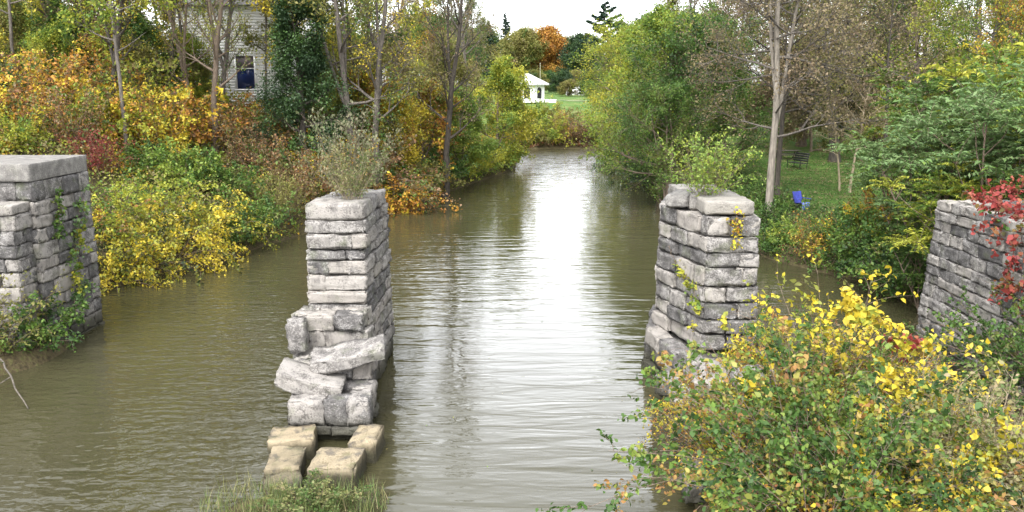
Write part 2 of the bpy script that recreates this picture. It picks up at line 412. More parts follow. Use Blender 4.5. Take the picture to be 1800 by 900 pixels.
def _cube():
    vs = {}; V = []; Q = []
    n = len(_g)

    def vid(p):
        k = tuple(np.round(p, 3))
        if k not in vs: vs[k] = len(V); V.append(k)
        return vs[k]
    for ax in range(3):
        for sg in (-1, 1):
            o = [(ax + 1) % 3, (ax + 2) % 3]
            for i in range(n - 1):
                for j in range(n - 1):
                    q = []
                    for a, b in ((i, j), (i + 1, j), (i + 1, j + 1), (i, j + 1)):
                        p = [0, 0, 0]; p[ax] = sg; p[o[0]] = _g[a]; p[o[1]] = _g[b]; q.append(vid(p))
                    Q.append(q if sg > 0 else q[::-1])
    return np.array(V, float), np.array(Q, int)


CV, CQ = _cube()


def rock(mb, rng, c, ux, uy, uz, dims, r=0.035, amp=0.03, tint=None):
    """one rock-faced block: rounded box with lumpy faces"""
    h = np.array(dims) / 2; r = min(r, h.min() * 0.7)
    p = CV * h
    inn = np.clip(p, -(h - r), h - r)
    d = p - inn; ln = np.linalg.norm(d, axis=1, keepdims=True) + 1e-9
    nd = d / ln
    p = inn + nd * r
    disp = np.zeros(len(p))
    for k in range(4):
        w = rng.normal(size=3) * (5 if k < 2 else 12); disp += np.sin(p @ w + rng.uniform(0, 6.28)) * (0.5 if k < 2 else 0.3)
    disp = disp * 0.55 + rng.normal(size=len(p)) * 0.4
    edge = (np.abs(CV) > 0.95).sum(1) > 1          # chipped arrises
    disp -= edge * rng.random(len(p)) ** 3 * 2.2
    p = p + nd * (disp * amp)[:, None]
    M = np.stack([ux, uy, uz])
    mb.add(np.asarray(c) + p @ M, CQ, rng.uniform(0, 1) if tint is None else tint)


def offset_poly(P, d):
    """plan polygon (anticlockwise) grown outwards by d"""
    n = len(P); out = []
    for i in range(n):
        a, b, c = P[i - 1], P[i], P[(i + 1) % n]
        t1 = (b - a) / np.linalg.norm(b - a); t2 = (c - b) / np.linalg.norm(c - b)
        n1 = np.array([t1[1], -t1[0]]); n2 = np.array([t2[1], -t2[0]])
        m = n1 + n2; m = m / max(m @ m, 0.3) * 2
        out.append(b + m * d)
    return np.array(out)


def masonry(mb, core, rng, poly, z0, z1, ch=(0.36, 0.55), bl=(0.55, 1.3), batter=0.0, depth=0.5, amp=0.03, ragged=0.0, jit=0.02, heights=None, gap=0.022):
    """courses of rock-faced blocks round a plan polygon (anticlockwise), a dark core inside"""
    P = np.array(poly, float); n = len(P); cen = P.mean(0)
    z = z0; k = 0
    hs = []
    if heights: hs = list(heights)
    else:
        while z < z1 - 0.2:
            hh = rng.uniform(*ch)
            if z1 - z - hh < 0.25: hh = z1 - z
            hs.append(hh); z += hh
    z = z0; tot = sum(hs); top = z0 + tot
    for hh in hs:
        off = batter * (1 - (z - z0) / max(tot, 0.1))
        Q = offset_poly(P, off)
        cshift = rng.normal(size=2) * jit * 0.4
        for e in range(n):
            a, b = Q[e] + cshift, Q[(e + 1) % n] + cshift
            L = np.linalg.norm(b - a); t = (b - a) / L; nn = np.array([t[1], -t[0]])
            s = -0.0 if (k + e) % 2 else 0.0
            while s < L - 0.05:
                l = rng.uniform(*bl)
                if L - s - l < 0.3: l = L - s
                if not (ragged and z + hh > top - 0.6 and rng.random() < ragged):
                    dp = depth * rng.uniform(0.9, 1.1)
                    o = rng.normal() * jit
                    c2 = a + t * (s + l / 2) - nn * (dp / 2 - o)
                    rot = rng.normal() * 0.012
                    t2 = np.array([t[0] * math.cos(rot) - t[1] * math.sin(rot), t[0] * math.sin(rot) + t[1] * math.cos(rot)])
                    rock(mb, rng, (c2[0], c2[1], z + hh / 2), V3(t2[0], t2[1], 0), V3(-t2[1], t2[0], 0), V3(0, 0, 1), (l - gap, dp, hh - gap * rng.uniform(0.7, 1.6)), 0.012, amp)
                s += l
        z += hh; k += 1
    # core
    Q = offset_poly(P, -0.2)
    zt = top - 0.12
    vv = [(q[0], q[1], z0 - 0.6) for q in Q] + [(q[0], q[1], zt) for q in Q]
    for e in range(n):
        f = (e + 1) % n
        core.add([vv[e], vv[f], vv[n + f], vv[n + e]], [(0, 1, 2, 3)])
    core.add(vv[n:], [tuple(range(n))])
    return top


def build_masonry():
    # ---- left abutment
    rng = np.random.default_rng(11)
    loc = V3(-17, 25, 0)
    r = empty('stone_abutment', loc, 'squared stone abutment with smooth grey cap at the left water edge', 'abutment')
    mb = MB(); core = MB()
    masonry(mb, core, rng, [(-22, 25.0), (-14.1, 25.0), (-14.05, 28.3), (-22, 28.3)], -0.3, 5.22, (0.36, 0.48), (0.5, 1.1), 0.02, jit=0.025, amp=0.035)
    mb.obj('masonry', STONE, r, loc); core.obj('core', CORE, r, loc)
    mb = MB()
    for x0, x1 in ((-22, -17.6), (-17.58, -14.08)):
        rock(mb, rng, ((x0 + x1) / 2, 26.62, 5.49), V3(1, 0, 0), V3(0, 1, 0), V3(0, 0, 1), (x1 - x0, 3.45, 0.52), 0.02, 0.006)
    mb.obj('cap_stone', CAPST, r, loc)
    mb = MB(); core = MB()
    masonry(mb, core, rng, [(-22, 24.1), (-14.25, 24.1), (-14.25, 25.0), (-22, 25.0)], -0.3, 4.35, (0.36, 0.48), (0.5, 1.1), 0.05, jit=0.03, amp=0.035)
    rock(mb, rng, (-18.2, 24.6, 4.5), V3(1, 0, 0), V3(0, 1, 0), V3(0, 0, 1), (7.9, 1.05, 0.3), 0.03, 0.012, 0.75)
    mb.obj('buttress', STONE, r, loc); core.obj('buttress_core', CORE, r, loc)

    # ---- left pier (free standing, ruined)
    rng = np.random.default_rng(5)
    loc = V3(-4.4, 22, 0)
    r = empty('stone_pier', loc, 'tall ruined stone pier with dry weeds on top standing in mid water', 'pier')
    mb = MB(); core = MB()
    masonry(mb, core, rng, [(-5.27, 21.5), (-3.77, 21.5), (-3.70, 25.2), (-5.22, 25.2)], 0.0, 4.62, heights=[0.5, 0.42, 0.35, 0.42, 0.36, 0.4, 0.33, 0.42, 0.38, 0.28, 0.42, 0.34], bl=(0.7, 1.7), batter=0.06, jit=0.02, amp=0.04, gap=0.05)
    mb.obj('shaft', STONE, r, loc); core.obj('core', CORE, r, loc)
    mb = MB()
    rock(mb, rng, (-4.52, 22.15, 4.83), V3(1, 0, 0), V3(0, 1, 0), V3(0, 0, 1), (1.5, 1.3, 0.42), 0.06, 0.03, 0.7)
    rock(mb, rng, (-4.5, 23.4, 4.82), V3(1, 0.02, 0), V3(-0.02, 1, 0), V3(0, 0, 1), (1.46, 1.15, 0.4), 0.06, 0.04, 0.4)
    rock(mb, rng, (-4.45, 24.6, 4.8), V3(1, 0, 0), V3(0, 1, 0), V3(0, 0, 1), (1.48, 1.15, 0.4), 0.06, 0.05, 0.5)
    mb.obj('cap_stone', STONE, r, loc)
    mb = MB(); core = MB()     # broken lower stages that step out towards the bridge
    masonry(mb, core, rng, [(-5.45, 20.75), (-3.72, 20.75), (-3.66, 21.7), (-5.42, 21.7)], 0.9, 2.35, heights=[0.5, 0.52, 0.43], bl=(0.5, 1.0), amp=0.05, jit=0.05)
    masonry(mb, core, rng, [(-5.3, 19.7), (-3.45, 19.7), (-3.5, 20.8), (-5.3, 20.8)], 0.0, 1.5, heights=[0.5, 0.5, 0.45], bl=(0.5, 1.0), amp=0.05, jit=0.06)
    mb.obj('broken_step', STONE, r, loc); core.obj('step_core', CORE, r, loc)
    mb = MB(); core = MB()
    masonry(mb, core, rng, [(-5.07, 18.25), (-3.22, 18.25), (-3.3, 19.8), (-5.1, 19.8)], 0.18, 0.9, heights=[0.2, 0.62], bl=(0.8, 1.0), amp=0.04, jit=0.03)
    mb.obj('footing', STONE, r, loc); core.obj('footing_core', CORE, r, loc)

    def loose(c, dims, yaw, roll, pitch, mat, label, name='stone_slab', cat='stone slab', amp=0.05, seed=0, group=None, sag=0.0, rr=0.035):
        rng = np.random.default_rng(seed)
        cy, sy, cr, sr, cp, sp = math.cos(yaw), math.sin(yaw), math.cos(roll), math.sin(roll), math.cos(pitch), math.sin(pitch)
        ux = V3(cy * cr, sy * cr, sr); uy0 = V3(-sy, cy, 0); uz0 = np.cross(ux, uy0)
        uy = uy0 * cp + uz0 * sp; uz = np.cross(ux, uy)
        mb = MB(); rock(mb, rng, c, ux, uy, uz, dims, rr, amp, rng.uniform(0.4, 0.9))
        if sag:
            v = mb.v[0]; s = (v - np.asarray(c)) @ ux; v[:, 2] += sag * (s / (dims[0] / 2)) ** 2 - sag * 0.4
        o = mb.obj(name, mat, None, c); o.location = c
        return tag(o, label, cat, group)
    loose((-4.72, 19.15, 1.18), (1.55, 1.0, 0.36), 0.05, -0.27, 0.06, STONE, 'fallen grey slab tilting down to the right on the left pier footing', seed=1, sag=0.08)
    loose((-3.95, 19.75, 1.62), (1.75, 1.0, 0.3), 0.1, 0.17, 0.1, STONE, 'fallen grey slab rising to the right, wedged above the tilted one', seed=2, sag=0.08)
    loose((-5.3, 20.35, 1.95), (0.45, 0.7, 0.7), 0.2, 0.1, 0.0, STONE, 'dark broken block leaning at the left side of the middle pier', 'stone_block', 'stone block', seed=3)
    T = 'submerged tan footing blocks'
    loose((-4.85, 17.75, 0.08), (0.98, 0.85, 0.75), 0.14, 0.03, 0.0, STONE_TAN, 'pale tan block under the left corner of the grey footing', 'stone_block', 'stone block', 0.035, 4, T, rr=0.025)
    loose((-4.74, 16.65, 0.04), (0.72, 1.05, 0.72), 0.1, -0.04, 0.05, STONE_TAN, 'roundish pale tan block on the left side of the dark water hole', 'stone_block', 'stone block', 0.05, 5, T, rr=0.04)
    loose((-3.62, 16.5, 0.06), (0.98, 0.98, 0.78), -0.08, 0.02, 0.04, STONE_TAN, 'large flat tan block facing the bridge in front of the water hole', 'stone_block', 'stone block', 0.035, 6, T, rr=0.025)
    loose((-3.2, 17.7, 0.08), (0.58, 1.0, 0.78), -0.05, 0.05, 0.0, STONE_TAN, 'tan block on the open channel side of the dark water hole', 'stone_block', 'stone block', 0.035, 7, T, rr=0.025)
    loose((-4.55, 15.75, -0.02), (0.7, 0.75, 0.6), 0.3, 0.02, 0.12, STONE_TAN, 'small tan block half hidden by the weeds at the frame bottom', 'stone_block', 'stone block', 0.05, 8, T, rr=0.04)

    # ---- right pier with pointed upstream flank
    rng = np.random.default_rng(23)
    loc = V3(5.3, 23, 0)
    r = empty('stone_pier', loc, 'broad stone pier crowned by a green shrub with vines on its flank', 'pier')
    mb = MB(); core = MB()
    masonry(mb, core, rng, [(5.0, 21.5), (6.3, 21.5), (6.35, 25.5), (4.7, 25.8), (4.22, 24.0)], 1.2, 4.75, heights=[0.42, 0.4, 0.46, 0.42, 0.5, 0.38, 0.42, 0.52], bl=(0.55, 1.35), batter=0.1, jit=0.03, amp=0.035, gap=0.045)
    mb.obj('shaft', STONE, r, loc); core.obj('core', CORE, r, loc)
    mb = MB()
    rock(mb, rng, (5.55, 22.1, 4.93), V3(1, 0, 0), V3(0, 1, 0), V3(0, 0, 1), (1.25, 1.1, 0.34), 0.04, 0.02, 0.75)
    rock(mb, rng, (5.5, 23.5, 4.9), V3(1, 0, 0), V3(0, 1, 0), V3(0, 0, 1), (1.4, 1.5, 0.36), 0.05, 0.03, 0.5)
    rock(mb, rng, (4.72, 23.6, 4.92), V3(0.35, 0.94, 0), V3(-0.94, 0.35, 0), V3(0, 0, 1), (1.5, 0.6, 0.32), 0.05, 0.05, 0.3)
    rock(mb, rng, (5.4, 25.0, 4.9), V3(1, 0, 0), V3(0, 1, 0), V3(0, 0, 1), (1.4, 1.2, 0.36), 0.05, 0.04, 0.5)
    mb.obj('cap_stone', CAPST, r, loc)
    mb = MB(); core = MB()
    masonry(mb, core, rng, [(4.5, 20.2), (6.4, 20.2), (6.5, 25.8), (4.55, 26.1), (3.95, 23.6)], -0.3, 1.25, heights=[0.52, 0.5, 0.5], bl=(0.7, 1.5), batter=0.15, jit=0.05, amp=0.04)
    masonry(mb, core, rng, [(3.55, 15.0), (4.6, 15.0), (5.1, 20.4), (4.1, 21.2)], -0.3, 0.75, heights=[0.5, 0.5], bl=(0.8, 1.6), batter=0.1, jit=0.09, amp=0.05, ragged=0.3)
    mb.obj('footing', STONE, r, loc); core.obj('footing_core', CORE, r, loc)
    loose((4.75, 19.0, 1.25), (1.3, 0.8, 0.4), 1.15, 0.12, 0.1, STONE, 'grey slab lying in the leaves at the foot of the right pier', seed=31)
    loose((5.3, 17.6, 1.75), (1.1, 0.7, 0.4), 0.8, -0.15, 0.1, STONE, 'pale grey slab half buried in the near bushes', seed=32)

    # ---- right abutment
    rng = np.random.default_rng(37)
    loc = V3(15, 20, 0)
    r = empty('stone_abutment', loc, 'sloping stone wall below red creeper on the right bank', 'abutment')
    mb = MB(); core = MB()
    masonry(mb, core, rng, [(12.75, 6), (19, 6), (19, 25.3), (12.75, 25.3)], -0.3, 4.65, (0.28, 0.4), (0.5, 1.3), 0.27, jit=0.03, amp=0.035)
    mb.obj('masonry', STONE, r, loc); core.obj('core', CORE, r, loc)


# ------------------------------------------------------------------ plants
def tube(mb, pts, rad, sides=5, tint=0.5):
    pts = np.asarray(pts, float); rad = np.asarray(rad, float); n = len(pts)
    d = np.gradient(pts, axis=0); d /= np.linalg.norm(d, axis=1, keepdims=True) + 1e-9
    ref = V3(0, 0, 1) if abs(d[:, 2]).mean() < 0.8 else V3(1, 0, 0)
    a = np.cross(d, ref); a /= np.linalg.norm(a, axis=1, keepdims=True) + 1e-9
    b = np.cross(d, a)
    th = np.arange(sides) / sides * 2 * PI
    P = pts[:, None] + rad[:, None, None] * (np.cos(th)[None, :, None] * a[:, None] + np.sin(th)[None, :, None] * b[:, None])
    i = np.arange(n - 1)[:, None] * sides + np.arange(sides)[None]
    j = np.arange(n - 1)[:, None] * sides + (np.arange(sides)[None] + 1) % sides
    mb.add(P.reshape(-1, 3), np.stack([i, j, j + sides, i + sides], -1).reshape(-1, 4), tint)


def leaves(mb, rng, c, size, tint, up=0.7, asp=0.6, axis=None, oval=False, droop=0.15):
    """leaf blades folded along the midrib at points c"""
    c = np.asarray(c, float); n = len(c)
    if n == 0: return
    s = np.asarray(size) * (0.5 + 0.85 * rng.random(n))
    nv = rng.normal(size=(n, 3)); nv[:, 2] += up * 2; nv /= np.linalg.norm(nv, axis=1, keepdims=True)
    a = rng.normal(size=(n, 3))
    if axis is not None: a = a * 0.5 + axis
    a[:, 2] -= droop
    a -= (a * nv).sum(1, keepdims=True) * nv; a /= np.linalg.norm(a, axis=1, keepdims=True) + 1e-9
    b = np.cross(nv, a)
    L = (s / 2)[:, None]; W = (s * asp / 2)[:, None]; f = (s * 0.12)[:, None] * nv
    if oval:
        vs = [c - a * L, c - a * L * 0.3 + b * W + f, c + a * L * 0.35 + b * W * 0.8 + f, c + a * L - f, c + a * L * 0.35 - b * W * 0.8 + f, c - a * L * 0.3 - b * W + f]
    else:
        vs = [c - a * L, c + b * W + f, c + a * L - f * 0.6, c - b * W + f]
    k = len(vs)
    mb.add(np.stack(vs, 1).reshape(-1, 3), np.arange(n * k).reshape(n, k), tint)


def path(rng, p0, d, L, n, wig, bend):
    """wandering polyline; bend is added to the direction at each step"""
    P = [np.asarray(p0, float)]; d = nrm(np.asarray(d, float)); st = L / n
    for _ in range(n):
        d = nrm(d + rng.normal(size=3) * wig + bend)
        P.append(P[-1] + d * st)
    return np.array(P)


def along(P, t):
    x = t * (len(P) - 1); i = min(int(x), len(P) - 2); f = x - i
    return P[i] * (1 - f) + P[i + 1] * f, nrm(P[i + 1] - P[i])


def side_dir(rng, d, ang):
    v = rng.normal(size=3); v -= v.dot(d) * d; v = nrm(v)
    return nrm(d * math.cos(ang) + v * math.sin(ang))


def grow_tree(seed, H, *a, **k):
    W, K, _ = grow_tree3(seed, H, *a, **k)
    return W, K


def grow_tree3(seed, H, r0, cb, cr, nl=16, nb=6, nt=5, lpt=18, ls=0.16, el=(0.25, 1.0), prof=None, spread=0.3, wig=0.05, fork=0, lean=(0, 0), asp=0.62, bendup=0.05, twig=True, up=0.5, skip=0.0, split=False, forkang=0.35, limb=0.028):
    """returns (wood builder, crown builder), base at origin"""
    rng = np.random.default_rng(seed); W = MB(); K = MB(); Wb = MB() if split else W
    prof = prof or (lambda t: 0.55 + 0.6 * math.sin(PI * min(1, 0.12 + t * 0.95)) - 0.25 * t)
    n = 16; leaders = []
    P = path(rng, (0, 0, -0.3), (lean[0], lean[1], 1), H + 0.3, n, wig, V3(0, 0, 0.06))
    R = r0 * (1 - np.linspace(0, 1, n + 1)) ** 0.85 + 0.015; R[0] *= 1.35
    tube(W, P, R, 9); leaders.append((P, R, cb))
    for k in range(fork):
        t0 = cb + 0.04 + 0.08 * k; p, d = along(P, t0)
        Q = path(rng, p, side_dir(rng, d, forkang), H * (1 - t0) * 0.92, 12, wig, V3(0, 0, 0.07))
        RQ = (r0 * (1 - t0) ** 0.85 * 0.72) * (1 - np.linspace(0, 1, 13)) ** 0.9 + 0.012
        tube(W, Q, RQ, 7); leaders.append((Q, RQ, 0.15))
    pts = []; tn = []
    for P, R, c0 in leaders:
        m = nl if len(leaders) == 1 else int(nl / len(leaders) * 1.25)
        for i in range(m):
            t = c0 + (0.985 - c0) * ((i + rng.uniform(0, 0.9)) / m)
            tt = (t - c0) / (1 - c0)
            p, d = along(P, t); az = i * 2.399 + rng.uniform(-0.5, 0.5)
            e = el[0] + (el[1] - el[0]) * tt + rng.normal() * 0.12
            L = cr * prof(tt) * rng.uniform(0.7, 1.15)
            rl = min(float(np.interp(t, np.linspace(0, 1, len(R)), R)) * 0.55, limb * L + 0.01)
            B = path(rng, p, (math.cos(az) * math.cos(e), math.sin(az) * math.cos(e), math.sin(e)), L, 7, 0.10, V3(0, 0, bendup))
            tube(Wb, B, rl * (1 - np.linspace(0, 1, 8)) + 0.008, 5)
            base_t = rng.uniform(0.0, 1.0)
            if rng.random() < skip: continue
            for j in range(nb):
                s = 0.22 + 0.78 * (j + rng.uniform(0, 1)) / nb
                q, dd = along(B, min(s, 0.999))
                D2 = side_dir(rng, dd, rng.uniform(0.4, 1.0)); l2 = L * 0.5 * (1.15 - 0.55 * s) * rng.uniform(0.6, 1.2)
                Q = path(rng, q, D2, l2, 5, 0.14, V3(0, 0, bendup * 0.8))
                tube(Wb, Q, (rl * 0.4 * (1 - s * 0.5)) * (1 - np.linspace(0, 1, 6)) + 0.005, 4)
                bt = base_t * 0.55 + rng.uniform(0, 1) * 0.45
                for k in range(nt):
                    u = 0.25 + 0.75 * (k + rng.uniform(0, 1)) / nt
                    w, d3 = along(Q, min(u, 0.999)); l3 = l2 * 0.5 * rng.uniform(0.6, 1.2)
                    T = path(rng, w, side_dir(rng, d3, rng.uniform(0.3, 1.0)), l3, 3, 0.15, V3(0, 0, 0.0))
                    if twig: tube(Wb, T, np.array([0.007, 0.005, 0.004, 0.003]) * (1 + H / 20), 3)
                    if lpt:
                        u2 = rng.uniform(0, 1, lpt); x = u2 * 2.999; ii = x.astype(int); ff = (x - ii)[:, None]
                        c = T[ii] * (1 - ff) + T[ii + 1] * ff + rng.normal(size=(lpt, 3)) * spread * (0.4 + 0.6 * rng.random())
                        pts.append(c); tn.append(np.clip(bt + rng.normal(size=lpt) * 0.16, 0, 1))
    if pts:
        c = np.concatenate(pts); leaves(K, rng, c, ls, np.concatenate(tn), up, asp)
    return W, K, Wb


def grow_conifer(seed, H, r0, cr, nl=60, ls=0.3, cb=0.08, droop=-0.12, dens=26, irregular=0.2, power=0.9):
    rng = np.random.default_rng(seed); W = MB(); K = MB()
    P = path(rng, (0, 0, -0.3), (0, 0, 1), H + 0.3, 14, 0.015, V3(0, 0, 0.05))
    tube(W, P, r0 * (1 - np.linspace(0, 1, 15)) ** 0.9 + 0.015, 8)
    pts = []; ax = []; tn = []
    for i in range(nl):
        t = cb + (0.99 - cb) * (i + rng.uniform(0, 0.8)) / nl
        p, d = along(P, t); az = i * 2.399 + rng.uniform(-0.4, 0.4)
        L = cr * ((1 - t) ** power + 0.06) * rng.uniform(1 - irregular * 2, 1 + irregular)
        B = path(rng, p, (math.cos(az), math.sin(az), 0.15 + droop), L, 6, 0.05, V3(0, 0, 0.04))
        tube(W, B, 0.02 * L * (1 - np.linspace(0, 1, 7)) + 0.008, 4)
        m = int(dens * max(L, 0.4)); u = rng.uniform(0.12, 1, m) ** 0.8; x = u * 5.999; ii = x.astype(int); ff = (x - ii)[:, None]
        c = B[ii] * (1 - ff) + B[np.minimum(ii + 1, 6)] * ff
        sd = nrm(V3(-math.sin(az), math.cos(az), 0)); w = rng.normal(size=m) * 0.22 * L * (1.1 - u)
        c = c + sd[None] * w[:, None] + rng.normal(size=(m, 3)) * 0.08; c[:, 2] -= np.abs(w) * 0.15
        pts.append(c); a = np.tile(V3(math.cos(az), math.sin(az), -0.15), (m, 1)) + sd[None] * np.sign(w)[:, None] * 0.6
        ax.append(a); tn.append(np.clip(rng.uniform(0.1, 0.9) * 0.6 + rng.uniform(0, 0.4, m), 0, 1))
    leaves(K, rng, np.concatenate(pts), ls, np.concatenate(tn), 0.7, 0.35, np.concatenate(ax))
    return W, K


def grow_shrub(seed, H, R, ns=22, nb=6, lpb=16, ls=0.1, droop=-0.12, asp=0.6, spread=0.09, oval=False, stemr=0.012, lean=0.9, base=0.35, up=0.6, bare=0.1, gaps=0.0):
    """arching stems from one root, leafy side shoots"""
    rng = np.random.default_rng(seed); W = MB(); K = MB(); pts = []; tn = []; ax = []
    for i in range(ns):
        az = i * 2.399 + rng.uniform(-0.4, 0.4); q = math.sqrt((i + 0.5) / ns)
        th = q * lean * rng.uniform(0.7, 1.1)
        d = (math.sin(th) * math.cos(az), math.sin(th) * math.sin(az), math.cos(th))
        p0 = V3(math.cos(az), math.sin(az), 0) * R * base * q * rng.uniform(0.5, 1); p0[2] = -0.12
        L = H * rng.uniform(0.7, 1.15) * (1 + 0.25 * q)
        S = path(rng, p0, d, L, 8, 0.08, V3(0, 0, droop * q))
        tube(W, S, stemr * (1 - 0.8 * np.linspace(0, 1, 9)), 4)
        bt = rng.uniform(0, 1)
        for j in range(nb):
            s = bare + (1 - bare) * (j + rng.uniform(0, 1)) / nb
            p, dd = along(S, min(s, 0.999)); l = L * 0.38 * (1.1 - 0.5 * s) * rng.uniform(0.5, 1.2)
            B = path(rng, p, side_dir(rng, dd, rng.uniform(0.4, 1.0)), l, 4, 0.12, V3(0, 0, droop * 0.5))
            tube(W, B, stemr * 0.5 * (1 - 0.8 * np.linspace(0, 1, 5)), 3)
            if lpb and rng.random() >= gaps:
                x = rng.uniform(0.1, 1, lpb) * 3.999; ii = x.astype(int); ff = (x - ii)[:, None]
                pts.append(B[ii] * (1 - ff) + B[ii + 1] * ff + rng.normal(size=(lpb, 3)) * spread)
                bd = nrm(B[-1] - B[0]); ax.append(bd[None] * 0.9 + rng.normal(size=(lpb, 3)) * 0.5)
                tn.append(np.clip(bt * 0.6 + rng.uniform(0, 0.4) + rng.normal(size=lpb) * 0.12, 0, 1))
    if pts: leaves(K, rng, np.concatenate(pts), ls, np.concatenate(tn), up, asp, np.concatenate(ax), oval=oval)
    return W, K


def grow_sumac(seed, H, R, nst=6, nfr=11, fl=0.75, leaf=0.13):
    """bare forking stems carrying whorls of feathery compound fronds"""
    rng = np.random.default_rng(seed); W = MB(); K = MB(); pts = []; axs = []; tn = []
    for i in range(nst):
        az = i * 2.399 + rng.uniform(-0.3, 0.3); q = math.sqrt((i + 0.4) / nst)
        S = path(rng, (math.cos(az) * 0.2, math.sin(az) * 0.2, -0.15), (math.cos(az) * 0.75 * q, math.sin(az) * 0.75 * q, 1), H * rng.uniform(0.65, 1.05), 8, 0.09, V3(0, 0, 0.03))
        tube(W, S, 0.035 * (1 - 0.65 * np.linspace(0, 1, 9)), 5)
        tips = [(S[-1], nrm(S[-1] - S[-2]))]
        for j in range(6):
            s = 0.3 + 0.65 * (j + rng.uniform(0, 1)) / 6; p, d = along(S, s)
            B = path(rng, p, side_dir(rng, d, rng.uniform(0.6, 1.1)), R * rng.uniform(0.35, 0.75), 5, 0.12, V3(0, 0, 0.08))
            tube(W, B, 0.016 * (1 - 0.6 * np.linspace(0, 1, 6)), 4); tips.append((B[-1], nrm(B[-1] - B[-2])))
        for p, d in tips:
            tt = rng.uniform(0, 1)
            for k in range(nfr):
                az2 = k * 2.399 + rng.uniform(-0.3, 0.3); e = rng.uniform(0.1, 0.9)
                fd = nrm(V3(math.cos(az2) * math.cos(e), math.sin(az2) * math.cos(e), math.sin(e)) + d * 0.4)
                Fp = path(rng, p, fd, fl * rng.uniform(0.7, 1.1), 6, 0.03, V3(0, 0, -0.16))
                tube(W, Fp, 0.005 * (1 - 0.6 * np.linspace(0, 1, 7)), 3)
                u = np.linspace(0.15, 1, 11); x = u * 5.999; ii = x.astype(int); ff = (x - ii)[:, None]
                c = Fp[ii] * (1 - ff) + Fp[np.minimum(ii + 1, 6)] * ff
                sd = nrm(np.cross(fd, V3(0, 0, 1)))
                for sg in (-1, 1):
                    pts.append(c + sd[None] * sg * leaf * 0.45); axs.append(np.tile(sd * sg * 1.5 + fd * 0.5, (11, 1)))
                    tn.append(np.clip(tt * 0.5 + rng.uniform(0, 0.5) + rng.normal(size=11) * 0.06, 0, 1))
    leaves(K, rng, np.concatenate(pts), leaf, np.concatenate(tn), 1.2, 0.32, np.concatenate(axs), droop=0.3)
    return W, K


def grow_tuft(seed, R, H, n=400, w=0.012, heads=0.0):
    """grass and weed blades"""
    rng = np.random.default_rng(seed); K = MB(); W = MB()
    for i in range(n):
        az = rng.uniform(0, 2 * PI); q = math.sqrt(rng.random()) * R
        h = H * rng.uniform(0.45, 1.1); a2 = rng.uniform(0, 2 * PI); ln = rng.uniform(0.1, 0.6)
        P = path(rng, (math.cos(az) * q, math.sin(az) * q, -0.04), (math.cos(a2) * ln, math.sin(a2) * ln, 1), h, 4, 0.06, V3(math.cos(a2), math.sin(a2), -0.5) * 0.12 * ln * 2)
        t = np.clip(rng.normal(0.5, 0.25), 0, 1)
        b = V3(-math.sin(a2), math.cos(a2), 0) * w
        k = np.linspace(1, 0.1, 5)[:, None]
        Q = np.concatenate([P - b * k, P + b * k]); ii = np.arange(4)
        K.add(Q, np.stack([ii, ii + 1, ii + 6, ii + 5], 1), t)
    return K


def plant(name, loc, WK, wood, leaf, label, cat, group=None, rz=0.0, sc=1.0, parts=('trunk', 'crown')):
    r = empty(name, loc, label, cat, group, rz, sc)
    W, K = WK
    if W is not None and W.c: W.obj(parts[0], wood, r, smooth=True)
    if K is not None and K.c: K.obj(parts[1], leaf, r)
    return r


SP = ('stems', 'foliage')


